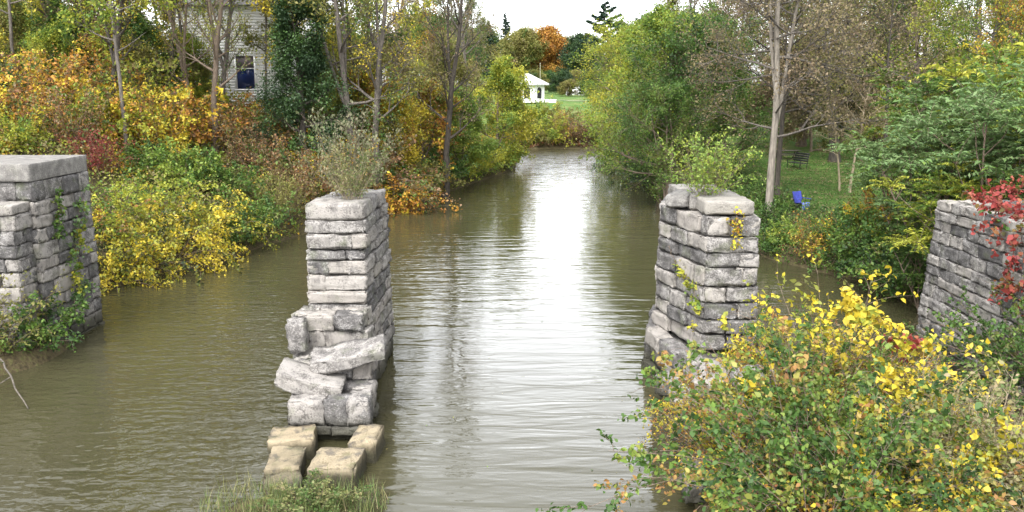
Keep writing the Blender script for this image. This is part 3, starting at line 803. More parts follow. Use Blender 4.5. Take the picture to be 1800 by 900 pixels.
def build_trees():
    rng = random.Random(3)
    # ---------------- prototypes are real trees of the scene; the copies follow
    G1 = 'thin autumn wood on the left bank'
    slim = plant('broadleaf_tree', foot(232, 45), grow_tree(1, 17, 0.10, 0.30, 2.9, 18, 6, 5, 16, 0.18, spread=0.32, skip=0.1), BK['grey'], LM['yellowgreen'],
                 'slender pale trunk rising from the left bank above green shrubs, thin yellow-green crown', 'tree')
    tall = plant('broadleaf_tree', foot(625, 54), grow_tree(2, 21, 0.23, 0.2, 5.2, 24, 6, 6, 18, 0.19, fork=2, spread=0.4, wig=0.035), BK['grey'], LM['olive'],
                 'thick grey forked trunk behind the weedy pier, olive leaves', 'tree')
    bare = plant('broadleaf_tree', foot(783, 62), grow_tree(3, 20, 0.24, 0.2, 4.2, 22, 7, 6, 4, 0.15, fork=1, spread=0.3, el=(0.5, 1.1), bendup=0.1), BK['dark'], LM['brown'],
                 'tall dark nearly leafless trunk left of the sky gap', 'tree')
    full = plant('broadleaf_tree', foot(-40, 60), grow_tree(4, 16, 0.22, 0.12, 4.6, 24, 7, 5, 16, 0.21, spread=0.42), BK['brown'], LM['olive'],
                 'bushy olive tree at the left frame edge behind the orange brambles', 'tree')
    rows = [
        # px, D, proto, scale, leaf, bark, label
        (208, 48, bare, 0.75, 'yellow', 'dark', 'dark bent bare trunk beside the slender pale trunk on the left bank'),
        (52, 50, slim, 1.0, 'yellow', 'grey', 'yellow-leaved thin tree above the left abutment'),
        (130, 56, tall, 0.8, 'yellowgreen', 'brown', 'brown-trunked tree with yellow top behind the orange brambles'),
        (318, 54, slim, 1.1, 'olive', 'dark', 'thin dark trunk just left of the white house'),
        (356, 52, bare, 0.7, 'yellow', 'brown', 'thin brown trunk crossing the middle of the white house'),
        (384, 51, bare, 0.8, 'yellowgreen', 'brown', 'brown sparse trunk in front of the white house windows'),
        (345, 56, slim, 1.0, 'yellow', 'grey', 'slender yellow tree whose crown hides the upper left of the white house'),
        (474, 57, slim, 0.86, 'olive', 'grey', 'slender tree between the big blue window and the dark evergreen'),
        (396, 55, bare, 0.75, 'yellowgreen', 'grey', 'grey trunk immediately left of the big blue window'),
        (560, 56, slim, 1.15, 'yellow', 'dark', 'leaning dark trunk right of the dark evergreen'),
        (662, 55, bare, 0.95, 'yellow', 'grey', 'slim grey trunk right of the thick forked one, few yellow leaves'),
        (822, 150, bare, 1.25, 'brown', 'grey', 'grey leafless tree nearest the sky gap on the left'),
        (842, 185, full, 1.15, 'olive', 'brown', 'round olive tree low against the sky gap'),
        (800, 170, full, 1.5, 'green', 'brown', 'green leafy tree behind the dark bare trunk'),
        (735, 160, full, 1.5, 'orange', 'brown', 'tall orange-tinged tree far behind the dark bare trunk'),
        (700, 150, full, 1.5, 'yellowgreen', 'brown', 'tall yellow-green tree right of the grey forked trunks'),
        (768, 190, full, 1.7, 'olive', 'brown', 'tallest olive tree far behind the dark bare trunk'),
    ]
    for i, (px, D, pr, s, lf, bk, lab) in enumerate(rows):
        dup(pr, foot(px, D), rng.uniform(0, 6.28), s, lab, mats={'crown': LM[lf], 'trunk': BK[bk]})
    # the wood behind: trees nothing in the photo tells apart
    for D, x0, x1, st in ((68, -260, 650, 110), (84, -300, 640, 90), (110, -320, 660, 70)):
        px = x0
        while px < x1:
            if D > 65 and px < 380 and rng.random() < (0.85 if D > 80 else 0.45) or (330 < px < 470 and D < 70):
                px += st; continue
            pr = rng.choice([slim, tall, full, bare]) if D < 90 else rng.choice([full, tall, full])
            lf = rng.choice(['olive', 'yellowgreen', 'olive', 'brown', 'yellow', 'yellowgreen'])
            dup(pr, foot(px + rng.uniform(-25, 25), D + rng.uniform(-5, 5)), rng.uniform(0, 6.28), rng.uniform(0.8, 1.05) * (0.9 if px > 600 else 1),
                'thinly leaved autumn tree in the wood behind the left bank', group=G1, mats={'crown': LM[lf]}, name='woodland_tree')
            px += st * rng.uniform(0.85, 1.15)
    # understory filling the wood behind the left bank
    und = plant('understory_tree', foot(100, 60), grow_tree(14, 7.5, 0.09, 0.05, 2.6, 20, 6, 5, 14, 0.19, spread=0.42, fork=2, el=(0.1, 1.0)), BK['brown'], LM['yellowgreen'],
                'low leafy young tree under the taller trunks of the left wood', 'tree', 'undergrowth trees in the left wood')
    for D, x0, x1, st in ((57, -60, 330, 62), (66, -100, 320, 66), (76, 380, 700, 62), (105, 400, 840, 62)):
        px = x0
        while px < x1:
            dup(und, foot(px + rng.uniform(-20, 20), D + rng.uniform(-4, 4)), rng.uniform(0, 6.28), rng.uniform(0.7, 1.15), 'low leafy young tree under the taller trunks of the left wood',
                group='undergrowth trees in the left wood', mats={'crown': LM[rng.choice(['olive', 'yellowgreen', 'yellowgreen', 'olive', 'brown', 'brightgreen', 'yellow'])]})
            px += st * rng.uniform(0.85, 1.15)
    for i, (px, D, s, lf, lab) in enumerate([(150, 53, 0.8, 'green', 'young green tree left of the slender pale trunk'), (285, 54, 0.75, 'green', 'young green tree right of the slender pale trunk'), (60, 54, 0.8, 'olive', 'young olive tree above the left abutment'),
                                             (316, 57, 0.62, 'yellow', 'young yellow tree left of the white house'), (348, 56, 0.66, 'yellowgreen', 'young yellow-green tree screening the left end of the white house'), (376, 56, 0.5, 'olive', 'young olive tree left of the big blue window'), (20, 50, 0.62, 'yellow', 'low yellow tree behind the left abutment'), (110, 50, 0.6, 'yellowgreen', 'low yellow-green tree above the orange brambles'), (195, 51, 0.6, 'mixed', 'low mottled tree beside the slender pale trunk'), (265, 52, 0.58, 'olive', 'low olive tree between slender trunk and white house'), 
                                             (590, 60, 0.85, 'olive', 'young olive tree just right of the dark evergreen'), (650, 62, 0.9, 'mixed', 'young mottled tree behind the thick forked trunk'), (610, 66, 1.0, 'yellowgreen', 'young yellow-green tree behind the pier weeds'), (700, 60, 0.8, 'yellow', 'young yellow tree left of the dark bare trunk')]):
        dup(und, foot(px, D), i * 1.4, s, lab, mats={'crown': LM[lf]})
    # screen of trees behind the right lawn
    for D, st in ((76, 60), (86, 62)):
        px = 1215
        while px < 2000:
            dup(und, foot(px + rng.uniform(-20, 20), D + rng.uniform(-4, 4)), rng.uniform(0, 6.28), rng.uniform(0.7, 1.2), 'bushy tree in the shaded screen at the back of the right lawn',
                group='screen behind the right lawn', mats={'crown': LM[rng.choice(['brown', 'olive', 'darkgreen', 'brown', 'olive'])]}, name='screen_tree')
            px += st * rng.uniform(0.85, 1.15)
    # dark evergreen
    plant('evergreen_tree', foot(540, 52), grow_tree(9, 10.5, 0.24, 0.12, 3.0, 34, 8, 6, 24, 0.14, spread=0.28, el=(0.0, 0.9), twig=False,
          prof=lambda t: 1.0 - 0.55 * t if t > 0.2 else 0.75 + t), BK['dark'], LM['darkgreen'], 'dense dark evergreen beside the white house', 'tree')
    # yellow-green small trees by the water, left of the gap
    yl = plant('small_tree', foot(872, 80), grow_tree(21, 8.4, 0.13, 0.04, 3.3, 22, 7, 5, 20, 0.2, spread=0.36, fork=2, el=(0.1, 0.9)), BK['brown'], LM['yellowgreen'],
               'bright yellow-green small tree at the water edge left of the gazebo', 'tree')
    dup(yl, foot(905, 92), 2.1, 0.8, 'pale yellow small tree in front of the gazebo', mats={'crown': LM['yellow']})
    dup(yl, foot(815, 70), 4.0, 0.78, 'green-yellow small tree overhanging the left water edge', mats={'crown': LM['brightgreen']})
    dup(yl, foot(745, 66), 1.0, 0.75, 'yellowing small tree behind the green bank shrubs', mats={'crown': LM['mixed']})
    dup(yl, foot(680, 60), 5.0, 0.7, 'orange and green small tree right of the weedy pier top', mats={'crown': LM['mixed']})
    dup(yl, foot(800, 88), 3.0, 1.05, 'olive small tree below the leafless grey one', mats={'crown': LM['olive']})
    # ------------- far end
    con = plant('conifer_tree', foot(893, 380), grow_conifer(31, 31, 0.4, 6.5, 80, 1.5, dens=18), BK['dark'], LM['pine'], 'dark pointed conifer left of the orange tree', 'tree')
    dup(con, foot(866, 390), 1.0, 0.92, 'slim dark conifer at the left end of the far skyline', mats={'crown': LM['pine']})
    dup(con, foot(985, 400), 2.0, 0.66, 'small dark conifer under the lowest point of the skyline')
    pine = plant('pine_tree', foot(1052, 300), grow_conifer(32, 28, 0.6, 10.5, 46, 1.5, 0.15, 0.05, 34, 0.28, 0.6), BK['dark'], LM['pine'], 'irregular dark pine standing above the right side of the sky gap', 'tree')
    dup(pine, foot(1088, 300), 4.4, 0.75, 'dark pine half hidden behind the green right bank tree')
    om = plant('maple_tree', foot(950, 360), grow_tree(33, 25, 0.5, 0.08, 12.5, 30, 7, 5, 24, 0.9, spread=1.5), BK['brown'], LM['orangetree'], 'round orange maple behind the gazebo', 'tree', sc=0.84)
    dup(om, foot(1018, 320), 2.4, 0.66, 'broad soft dark evergreen beside the far lawn', mats={'crown': LM['darkgreen']}, name='evergreen_tree')
    dup(om, foot(908, 350), 1.3, 0.8, 'brown-olive tree between the conifers and the orange maple', mats={'crown': LM['olive']})
    dup(om, foot(985, 370), 2.7, 0.74, 'olive tree right of the orange maple', mats={'crown': LM['olive']})
    for k, (px, D, s) in enumerate([(800, 400, 1.0), (840, 420, 1.0), (930, 430, 0.9), (1020, 420, 0.8), (1110, 400, 1.1), (1160, 410, 1.15), (1220, 420, 1.2), (760, 390, 1.1)]):
        dup(om, foot(px, D), k * 1.7, s, 'hazy grey-green tree in the far row closing the view', group='far row of trees', mats={'crown': LM[['olive', 'green', 'brown'][k % 3]]}, name='distant_tree')
    for k in range(12):
        dup(om, foot(868 + k * 19, 172 + (k % 3) * 9), k * 1.1, (0.2, 0.2, 0.17), 'low dark green bush in the hedge beyond the far lawn', group='hedge beyond the far lawn', mats={'crown': LM[['darkgreen', 'olive', 'green'][k % 3]]}, cat='bush', name='hedge_bush')
    for px, D, q in ((994, 158, 'olive'), (1024, 160, 'green')):
        dup(om, foot(px, D), px, (0.15, 0.15, 0.11), 'low bush %s the small white hut' % ('left of' if px < 1000 else 'right of'), mats={'crown': LM[q]}, cat='bush', name='hedge_bush')
    # ------------- right bank
    mp = plant('maple_tree', foot(1160, 64), grow_tree(41, 13.0, 0.24, 0.05, 6.0, 32, 8, 6, 20, 0.18, spread=0.36, fork=2, el=(0.0, 1.0)), BK['brown'], LM['limegreen'],
               'full bright green maple on the right bank beside the open water', 'tree')
    dup(mp, foot(1112, 84), 1.1, 0.98, 'yellow-green maple farther up the right bank', mats={'crown': LM['yellowgreen']})
    dup(mp, foot(1170, 55), 2.2, 0.62, 'small green tree bending over the water behind the right pier', mats={'crown': LM['green']})
    dup(mp, foot(1105, 100), 4.2, 0.85, 'green tree at the far end of the right bank', mats={'crown': LM['brightgreen']})
    dup(mp, foot(1235, 60), 3.0, 0.85, 'dark green tree filling the bank between maple and pale trunk', mats={'crown': LM['green']})
    W, K, Wb = grow_tree3(45, 20, 0.205, 0.2, 5.8, 44, 9, 6, 11, 0.14, spread=0.35, fork=2, el=(0.1, 1.0), wig=0.035, bendup=0.05, lean=(-0.02, 0), split=True, forkang=0.14, limb=0.013)
    ash = plant('ash_tree', foot(1352, 46), (W, K), BK['pale'], LM['brown'], 'tall pale-barked tree with thin brown leaves at the lawn edge', 'tree')
    Wb.obj('branches', BK['grey'], ash, smooth=True)
    dk = plant('broadleaf_tree', foot(1364, 50), grow_tree(46, 17, 0.15, 0.3, 4.5, 18, 6, 5, 8, 0.17, spread=0.32), BK['dark'], LM['olive'], 'dark trunk close behind the pale-barked tree', 'tree')
    bt = plant('broadleaf_tree', foot(1460, 66), grow_tree(47, 15, 0.42, 0.16, 6.5, 26, 8, 6, 9, 0.17, spread=0.34, el=(0.0, 0.9), fork=1), BK['dark'], LM['brown'],
               'thick dark trunk under a low brown crown at the back of the lawn', 'tree')
    sap = plant('young_tree', foot(1491, 50), grow_tree(48, 6.5, 0.07, 0.4, 2.2, 12, 5, 4, 8, 0.13, spread=0.2), BK['tanstem'], LM['brown'], 'thin tan sapling in the middle of the lawn', 'tree')
    dup(sap, foot(1473, 51), 2.0, 0.85, 'thinner tan sapling left of the other one on the lawn')
    R = [
        (1545, 54, dk, 0.8, 'brown', 'dark', 'short dark trunk right of the saplings'),
        (1270, 72, bare, 0.9, 'brown', 'brown', 'brown leafless tree behind the green maple'),
        (1215, 84, bare, 1.0, 'olive', 'grey', 'greyish thin tree above the green maple'),
        (1400, 78, bt, 1.05, 'brown', 'brown', 'wide brown tree behind the pale-barked one'),
        (1530, 76, bt, 1.0, 'brown', 'dark', 'wide brown tree behind the saplings'),
        (1600, 62, full, 0.95, 'yellowgreen', 'brown', 'yellow-green tree behind the feathery sumacs'),
        (1690, 56, tall, 0.85, 'yellowgreen', 'grey', 'grey trunk with yellow-green leaves near the upper right corner'),
        (1770, 50, tall, 0.75, 'mixed', 'dark', 'dark trunk with orange and green leaves in the upper right corner'),
        (1850, 55, full, 0.95, 'yellowgreen', 'brown', 'yellow-green tree cut by the right frame edge'),
    ]
    for px, D, pr, s, lf, bk, lab in R:
        dup(pr, foot(px, D), rng.uniform(0, 6.28), s, lab, mats={'crown': LM[lf], 'trunk': BK[bk]})
    px = 1180
    while px < 2200:
        for D in (92, 112):
            dup(rng.choice([full, bt, tall]), foot(px + rng.uniform(-30, 30), D + rng.uniform(-6, 6)), rng.uniform(0, 6.28), rng.uniform(0.8, 1.05), 'brown and olive tree in the wood behind the right lawn',
                group='wood behind the right lawn', mats={'crown': LM[rng.choice(['brown', 'olive', 'olive', 'green'])]}, name='woodland_tree')
        px += 88
    # sumacs on the slope behind the right abutment
    su = plant('sumac_tree', hit(1600, 460), grow_sumac(51, 3.0, 1.9), BK['stem'], LM['bluegreen'], 'blue-green feathery sumac closest to the lawn', 'sumac', parts=('stems', 'fronds'))
    S = [(1650, 33, 1.7, 'bluegreen', 'tall blue-green sumac behind the end of the right wall'), (1740, 32, 2.0, 'bluegreen', 'tallest pale blue-green sumac under the upper right trunks'),
         (1700, 29, 1.25, 'yellowgreen', 'sumac with yellowing fronds above the right wall'), (1795, 28.5, 1.8, 'bluegreen', 'blue-green sumac at the right frame edge'),
         (1590, 38, 1.45, 'bluegreen', 'low sumac leaning over the lawn below the brown trees'), (1645, 29.5, 1.0, 'green', 'short green sumac against the corner of the right wall'),
         (1690, 40, 2.2, 'green', 'green sumac behind the tall blue-green one'), (1830, 36, 2.3, 'yellowgreen', 'yellowing sumac farthest right')]
    for i, (px, D, s, lf, lab) in enumerate(S):
        dup(su, foot(px, D), i * 1.3, s, lab, mats={'fronds': LM[lf]})


def build_shrubs():
    rng = random.Random(8)
    bush = plant('shrub', hit(310, 330), grow_shrub(61, 1.9, 1.5, 26, 7, 18, 0.16, up=0.4), BK['stem'], LM['brightgreen'], 'green rounded shrub on the slope right of the slender pale trunk', 'shrub', parts=SP, sc=1.1)
    arch = plant('bramble', hit(300, 455), grow_shrub(62, 2.4, 1.9, 24, 7, 19, 0.15, up=0.4, droop=-0.24, lean=1.2), BK['stem'], LM['yellow'], 'bright yellow bramble overhanging the water in the middle of the left bank', 'bramble', parts=SP)
    thin = plant('shrub', hit(475, 330), grow_shrub(63, 2.4, 1.4, 32, 8, 11, 0.125, up=0.4, droop=-0.04, lean=0.7), BK['stem'], LM['russet'], 'twiggy russet shrub left of the weedy pier', 'shrub', parts=SP)
    T = [
        (205, 495, arch, 0.9, 'yellow', 'yellow bramble at the water edge beside the left abutment'),
        (250, 470, arch, 1.0, 'yellow', 'golden bramble spilling to the water right of the left abutment'),
        (345, 432, arch, 1.0, 'yellow', 'yellow bramble at the right end of the bright yellow patch'),
        (390, 400, arch, 0.8, 'yellow', 'pale yellow bramble spray above the dark green hollow'),
        (215, 400, arch, 1.05, 'yellowgreen', 'yellow-green bramble above the golden ones'),
        (285, 385, arch, 0.9, 'yellowgreen', 'yellow-green bramble below the round green shrub'),
        (160, 420, arch, 0.9, 'mixed', 'rusty yellow bramble against the corner of the left abutment'),
        (345, 330, bush, 0.95, 'green', 'green shrub right of the rounded bright one'),
        (400, 345, bush, 0.9, 'green', 'mid green shrub above the yellow spray'),
        (255, 300, bush, 0.8, 'green', 'small green shrub at the foot of the slender pale trunk'),
        (420, 425, bush, 0.8, 'green', 'dark green shrub touching the water left of the weedy pier'),
        (455, 405, bush, 0.9, 'green', 'green shrub with brown gaps by the water left of the weedy pier'),
        (500, 385, thin, 0.85, 'olive', 'olive twiggy shrub at the water beside the weedy pier'),
        (520, 350, thin, 0.95, 'russet', 'russet twiggy shrub behind the weedy pier'),
        (440, 300, thin, 1.0, 'russet', 'brown twiggy shrub on the slope below the dark evergreen'),
        (170, 310, thin, 0.75, 'darkred', 'dark red shrub right behind the left abutment cap'),
        (60, 245, arch, 1.1, 'mixed', 'orange and green bramble above the left abutment cap'),
        (10, 215, arch, 1.2, 'orange', 'orange bramble at the left frame edge'),
        (110, 215, arch, 1.1, 'orange', 'orange-brown bramble in front of the brown trunk'),
        (20, 265, bush, 0.8, 'yellowgreen', 'yellow-green shrub touching the left abutment cap'),
        (130, 260, thin, 1.0, 'russet', 'rusty shrub between abutment cap and slender trunk'),
        (180, 235, arch, 1.0, 'orange', 'rust-orange bramble left of the slender trunk'),
        (290, 245, thin, 1.0, 'mixed', 'brown and yellow shrub left below the white house'),
        (350, 225, arch, 0.9, 'mixed', 'mottled yellow-brown bramble under the white house'),
        (430, 215, arch, 1.0, 'orange', 'golden brown bramble under the big blue window'),
        (395, 265, thin, 1.0, 'russet', 'dark russet shrub on the slope under the white house'),
        (480, 250, arch, 1.05, 'orange', 'orange bramble below the dark evergreen'),
        (540, 245, arch, 1.0, 'orange', 'orange bramble left of the pier weeds'),
        (590, 215, arch, 1.0, 'orange', 'orange-yellow bramble behind the pier weeds'),
        (540, 300, thin, 1.0, 'mixed', 'brown and yellow shrub above the russet one by the pier'),
        (650, 235, arch, 0.95, 'yellow', 'yellow bramble right above the pier weeds'),
        (700, 350, bush, 1.1, 'green', 'green shrub at the water right of the weedy pier'),
        (740, 335, bush, 1.1, 'olive', 'olive shrub overhanging the water right of the weedy pier'),
        (775, 318, bush, 1.15, 'green', 'dark green shrub at the water below the dark bare trunk'),
        (815, 308, bush, 1.1, 'yellowgreen', 'yellow-green shrub at the bend of the left bank'),
        (850, 298, bush, 1.2, 'yellowgreen', 'yellow-green shrub dipping into the water before the gap'),
        (885, 288, bush, 1.2, 'yellowgreen', 'last yellow-green shrub on the left bank before the bright water'),
        (700, 290, thin, 1.1, 'mixed', 'mottled shrub above the green shrubs right of the pier'),
        (745, 265, arch, 1.1, 'orange', 'orange-brown bramble under the dark bare trunk'),
        (690, 250, bush, 1.1, 'olive', 'olive shrub under the orange and green small tree'),
        (800, 250, bush, 1.2, 'green', 'green shrub above the bend of the left bank'),
        # right bank
        (1095, 305, bush, 1.2, 'green', 'dark green shrub hanging over the water under the maple'),
        (1130, 320, bush, 1.1, 'darkgreen', 'deep green shrub by the water behind the right pier'),
        (1075, 287, bush, 1.2, 'brightgreen', 'bright green shrub at the far right water edge'),
        (1165, 335, bush, 1.0, 'darkgreen', 'deep green shrub left of the right pier cap'),
        (1330, 380, bush, 0.9, 'green', 'green shrub right of the right pier cap'),
        (1350, 400, bush, 0.65, 'green', 'green shrub under the pale-barked tree'),
        (1385, 428, bush, 0.55, 'brightgreen', 'light green shrub below the blue chair'),
        (1350, 445, bush, 0.7, 'green', 'small green shrub at the water beside the right pier'),
        (1440, 434, bush, 0.62, 'brightgreen', 'light green shrub on the bank right of the blue chair'),
        (1430, 462, thin, 0.7, 'mixed', 'twiggy mottled shrub at the water edge of the right bank'),
        (1490, 435, bush, 0.9, 'green', 'green shrub on the lawn edge before the sumacs'),
        (1500, 475, bush, 0.7, 'green', 'dark green shrub at the water below the lawn'),
        (1545, 470, bush, 1.05, 'green', 'large green shrub in the bay of the right bank'),
        (1575, 500, bush, 0.9, 'darkgreen', 'dark green shrub in the shaded bay left of the right wall'),
        (1600, 525, bush, 1.0, 'green', 'green shrub at the foot of the right wall corner'),
        (1540, 410, bush, 0.9, 'mixed', 'green and rust shrub under the low sumac'),
        (1230, 345, thin, 1.1, 'olive', 'olive twigs showing behind the right pier cap'),
    ]
    for i, (px, py, pr, s, lf, lab) in enumerate(T):
        dup(pr, hit(px, py), rng.uniform(0, 6.28), s, lab, mats={'foliage': LM[lf]})
    mats = ['mixed', 'orange', 'yellow', 'olive', 'russet', 'yellowgreen', 'mixed', 'green', 'bank', 'orange']
    k = 0
    for D, x0, x1, st in ((47, -30, 300, 44), (51, -40, 600, 42), (55, 300, 720, 44)):
        px = x0
        while px < x1:
            if D > 48 and 375 < px < 475:
                px += st; k += 1; continue
            dup([arch, bush, arch, thin][k % 4], foot(px + rng.uniform(-14, 14), D + rng.uniform(-1.5, 1.5)), rng.uniform(0, 6.28), rng.uniform(1.15, 1.6), 'autumn coloured bramble in the tangle along the upper left slope',
                group='brambles along the upper left slope', mats={'foliage': LM[mats[(k * 7) % 10]]}, cat='bramble', name='bramble')
            px += st; k += 1
    # far bank brush and reeds
    for i, (px, py, s, lf, lab) in enumerate([(935, 252, 1.3, 'olive', 'olive brush at the far end of the water, left end'), (965, 250, 1.5, 'yellowgreen', 'yellow-green brush in the middle of the far water end'),
                                              (1000, 250, 1.2, 'russet', 'brown brush below the far lawn'), (1035, 252, 1.1, 'reed', 'tan reedy brush under the pale far path'),
                                              (945, 225, 1.6, 'yellowgreen', 'yellow-green shrub below the gazebo'), (985, 225, 1.3, 'olive', 'olive shrub left of the open far lawn'), (1062, 250, 1.3, 'brightgreen', 'green shrub right of the far water end')]):
        dup(thin if lf in ('russet', 'reed') else bush, hit(px, py), i * 1.1, s * 1.15, lab, mats={'foliage': LM[lf]})

    # ---------------- near bushes on the rubble of the right pier
    big = plant('shrub', (5.15, 14.0, gz(5.15, 14.0)), grow_shrub(71, 2.75, 2.1, 40, 10, 20, 0.125, gaps=0.3, droop=-0.14, lean=1.15, oval=True, spread=0.045, up=0.4, stemr=0.014), BK['stem'], LM['greenorange'],
                'big green bush with rust-tinted tips in the near right foreground', 'shrub', parts=SP, rz=2.6)
    tw = plant('shrub', (7.6, 13.6, gz(7.6, 13.6)), grow_shrub(72, 1.75, 2.0, 52, 9, 7, 0.085, droop=-0.09, lean=1.05, oval=True, stemr=0.012), BK['tanstem'], LM['weed'],
               'twiggy half bare tan bush in the right foreground', 'shrub', parts=SP)
    yv = plant('bittersweet_bush', (6.9, 17.2, gz(6.9, 17.2)), grow_shrub(73, 2.7, 1.7, 22, 7, 9, 0.135, droop=-0.16, lean=0.9, oval=True, bare=0.35, spread=0.06), BK['stem'], LM['gold'],
               'golden yellow leaved bush top in the middle of the near thicket', 'shrub', parts=SP)
    NB = [
        (big, 4.5, 18.0, 0.45, 'mixed', 'olive and yellow bush against the front of the right pier'),
        (big, 7.0, 18.6, 0.62, 'yellowgreen', 'yellow-green bush at the right foot of the right pier'),
        (big, 6.0, 16.0, 0.68, 'greenorange', 'green and russet bush behind the big foreground bush'),
        (big, 4.7, 11.8, 0.75, 'greenorange', 'green bush cut by the bottom edge of the picture'),
        (big, 5.7, 12.4, 0.75, 'green', 'dark green bush at the bottom edge right of the big bush'),
        (tw, 8.9, 15.6, 0.6, 'brown', 'brown twiggy bush before the right wall'),
        (tw, 8.3, 12.2, 0.95, 'weed', 'tan twiggy bush in the bottom right corner'),
        (tw, 4.1, 16.3, 0.65, 'mixed', 'sparse twiggy bush overhanging the channel from the rubble'),
        (tw, 4.5, 13.8, 0.45, 'greenorange', 'low sprawling bush leaning out over the channel at the left of the near thicket'),
        (tw, 7.9, 18.6, 0.85, 'russet', 'brown twiggy bush in the gap between pier and right wall'),
        (yv, 8.6, 16.8, 0.45, 'gold', 'yellow leaved bush nearest the right wall'),
    ]
    for i, (pr, x, y, s, lf, lab) in enumerate(NB):
        dup(pr, (x, y, gz(x, y)), i * 1.9 + 0.4, s, lab, mats={'foliage': LM[lf]})
    # shrubs at the right wall
    dup(big, (12.1, 19.6, 1.2), 1.0, 0.78, 'dense green bush covering the front of the right wall', mats={'foliage': LM['green']})
    dup(big, (12.5, 17.4, 1.0), 2.3, 0.75, 'green bush at the right frame edge against the wall', mats={'foliage': LM['green']})
    # pier tops and feet
    dup(thin, (5.3, 23.2, 4.98), 0.5, (0.62, 0.62, 0.6), 'light green shrub growing on top of the right pier', mats={'foliage': LM['brightgreen']})
    dup(thin, (-4.45, 23.4, 4.95), 0.3, (0.58, 0.68, 0.82), 'dry grey-green weeds growing on top of the left pier', mats={'foliage': LM['dryweed'], 'stems': BK['stem']}, cat='weeds', name='weed_clump')
    dup(thin, (-4.3, 22.6, 5.0), 2.3, (0.5, 0.45, 0.5), 'low green weeds at the front of the left pier top', mats={'foliage': LM['weed'], 'stems': BK['tanstem']}, cat='weeds', name='weed_clump')
    dup(bush, (-14.35, 24.6, 0.35), 0.5, 0.75, 'green shrub at the foot of the left abutment', mats={'foliage': LM['green']})
    dup(thin, (-15.0, 23.6, 0.3), 0.9, 0.8, 'olive twiggy shrub before the foot of the left abutment', mats={'foliage': LM['olive']})
    # weeds at the frame bottom
    tuft = empty('weed_clump', (-4.0, 14.7, gz(-4.0, 14.7)), 'green weeds growing at the foot of the ruined pier, bottom edge', 'weeds')
    grow_tuft(81, 0.95, 0.5, 420, 0.009).obj('blades', LM['weed'], tuft)
    for x, y, s, lab in [(-5.0, 14.8, 0.9, 'green weeds left of the tan blocks at the bottom edge'), (-3.1, 15.0, 0.8, 'green weeds right of the tan blocks at the bottom edge')]:
        dup(tuft, (x, y, max(gz(x, y), 0)), x, s, lab)
    dup(bush, (-3.7, 14.6, gz(-3.7, 14.6)), 1.5, (0.42, 0.42, 0.26), 'leafy green plant among the weeds before the tan blocks', mats={'foliage': LM['weed']}, cat='plant', name='leafy_plant')


def vine(name, pts, n_side, ls, leaf, label, seed, spread=0.14, per=72, cat='creeper', stem=0.008, oval=True, hang=0.5):
    """climber: main stem along pts, short leafy side shoots"""
    rng = np.random.default_rng(seed); pts = np.array(pts, float); off = pts[0].copy()
    t = np.linspace(0, 1, 30); s = np.linspace(0, 1, len(pts))
    P = np.stack([np.interp(t, s, pts[:, k]) for k in range(3)], 1) + rng.normal(size=(30, 3)) * 0.03
    W = MB(); K = MB(); tube(W, P, stem * (1 - 0.6 * t), 4); cs = []; tn = []
    for i in range(n_side):
        p, d = along(P, rng.uniform(0.02, 0.99))
        B = path(rng, p, side_dir(rng, d, rng.uniform(0.5, 1.3)), rng.uniform(0.2, 0.55) * spread / 0.14, 4, 0.15, V3(0, 0, -0.15 * hang))
        tube(W, B, stem * 0.5 * (1 - 0.7 * np.linspace(0, 1, 5)), 3)
        m = per // 6; x = rng.uniform(0, 3.999, m); ii = x.astype(int); ff = (x - ii)[:, None]
        cs.append(B[ii] * (1 - ff) + B[ii + 1] * ff + rng.normal(size=(m, 3)) * 0.06); tn.append(np.clip(rng.uniform(0.1, 0.9) + rng.normal(size=m) * 0.12, 0, 1))
    leaves(K, rng, np.concatenate(cs), ls, np.concatenate(tn), 0.5, 0.7, oval=oval, droop=0.4)
    r = empty(name, off, label, cat)
    W.obj('stem', BK['stem'], r, off); K.obj('foliage', leaf, r, off)
    return r


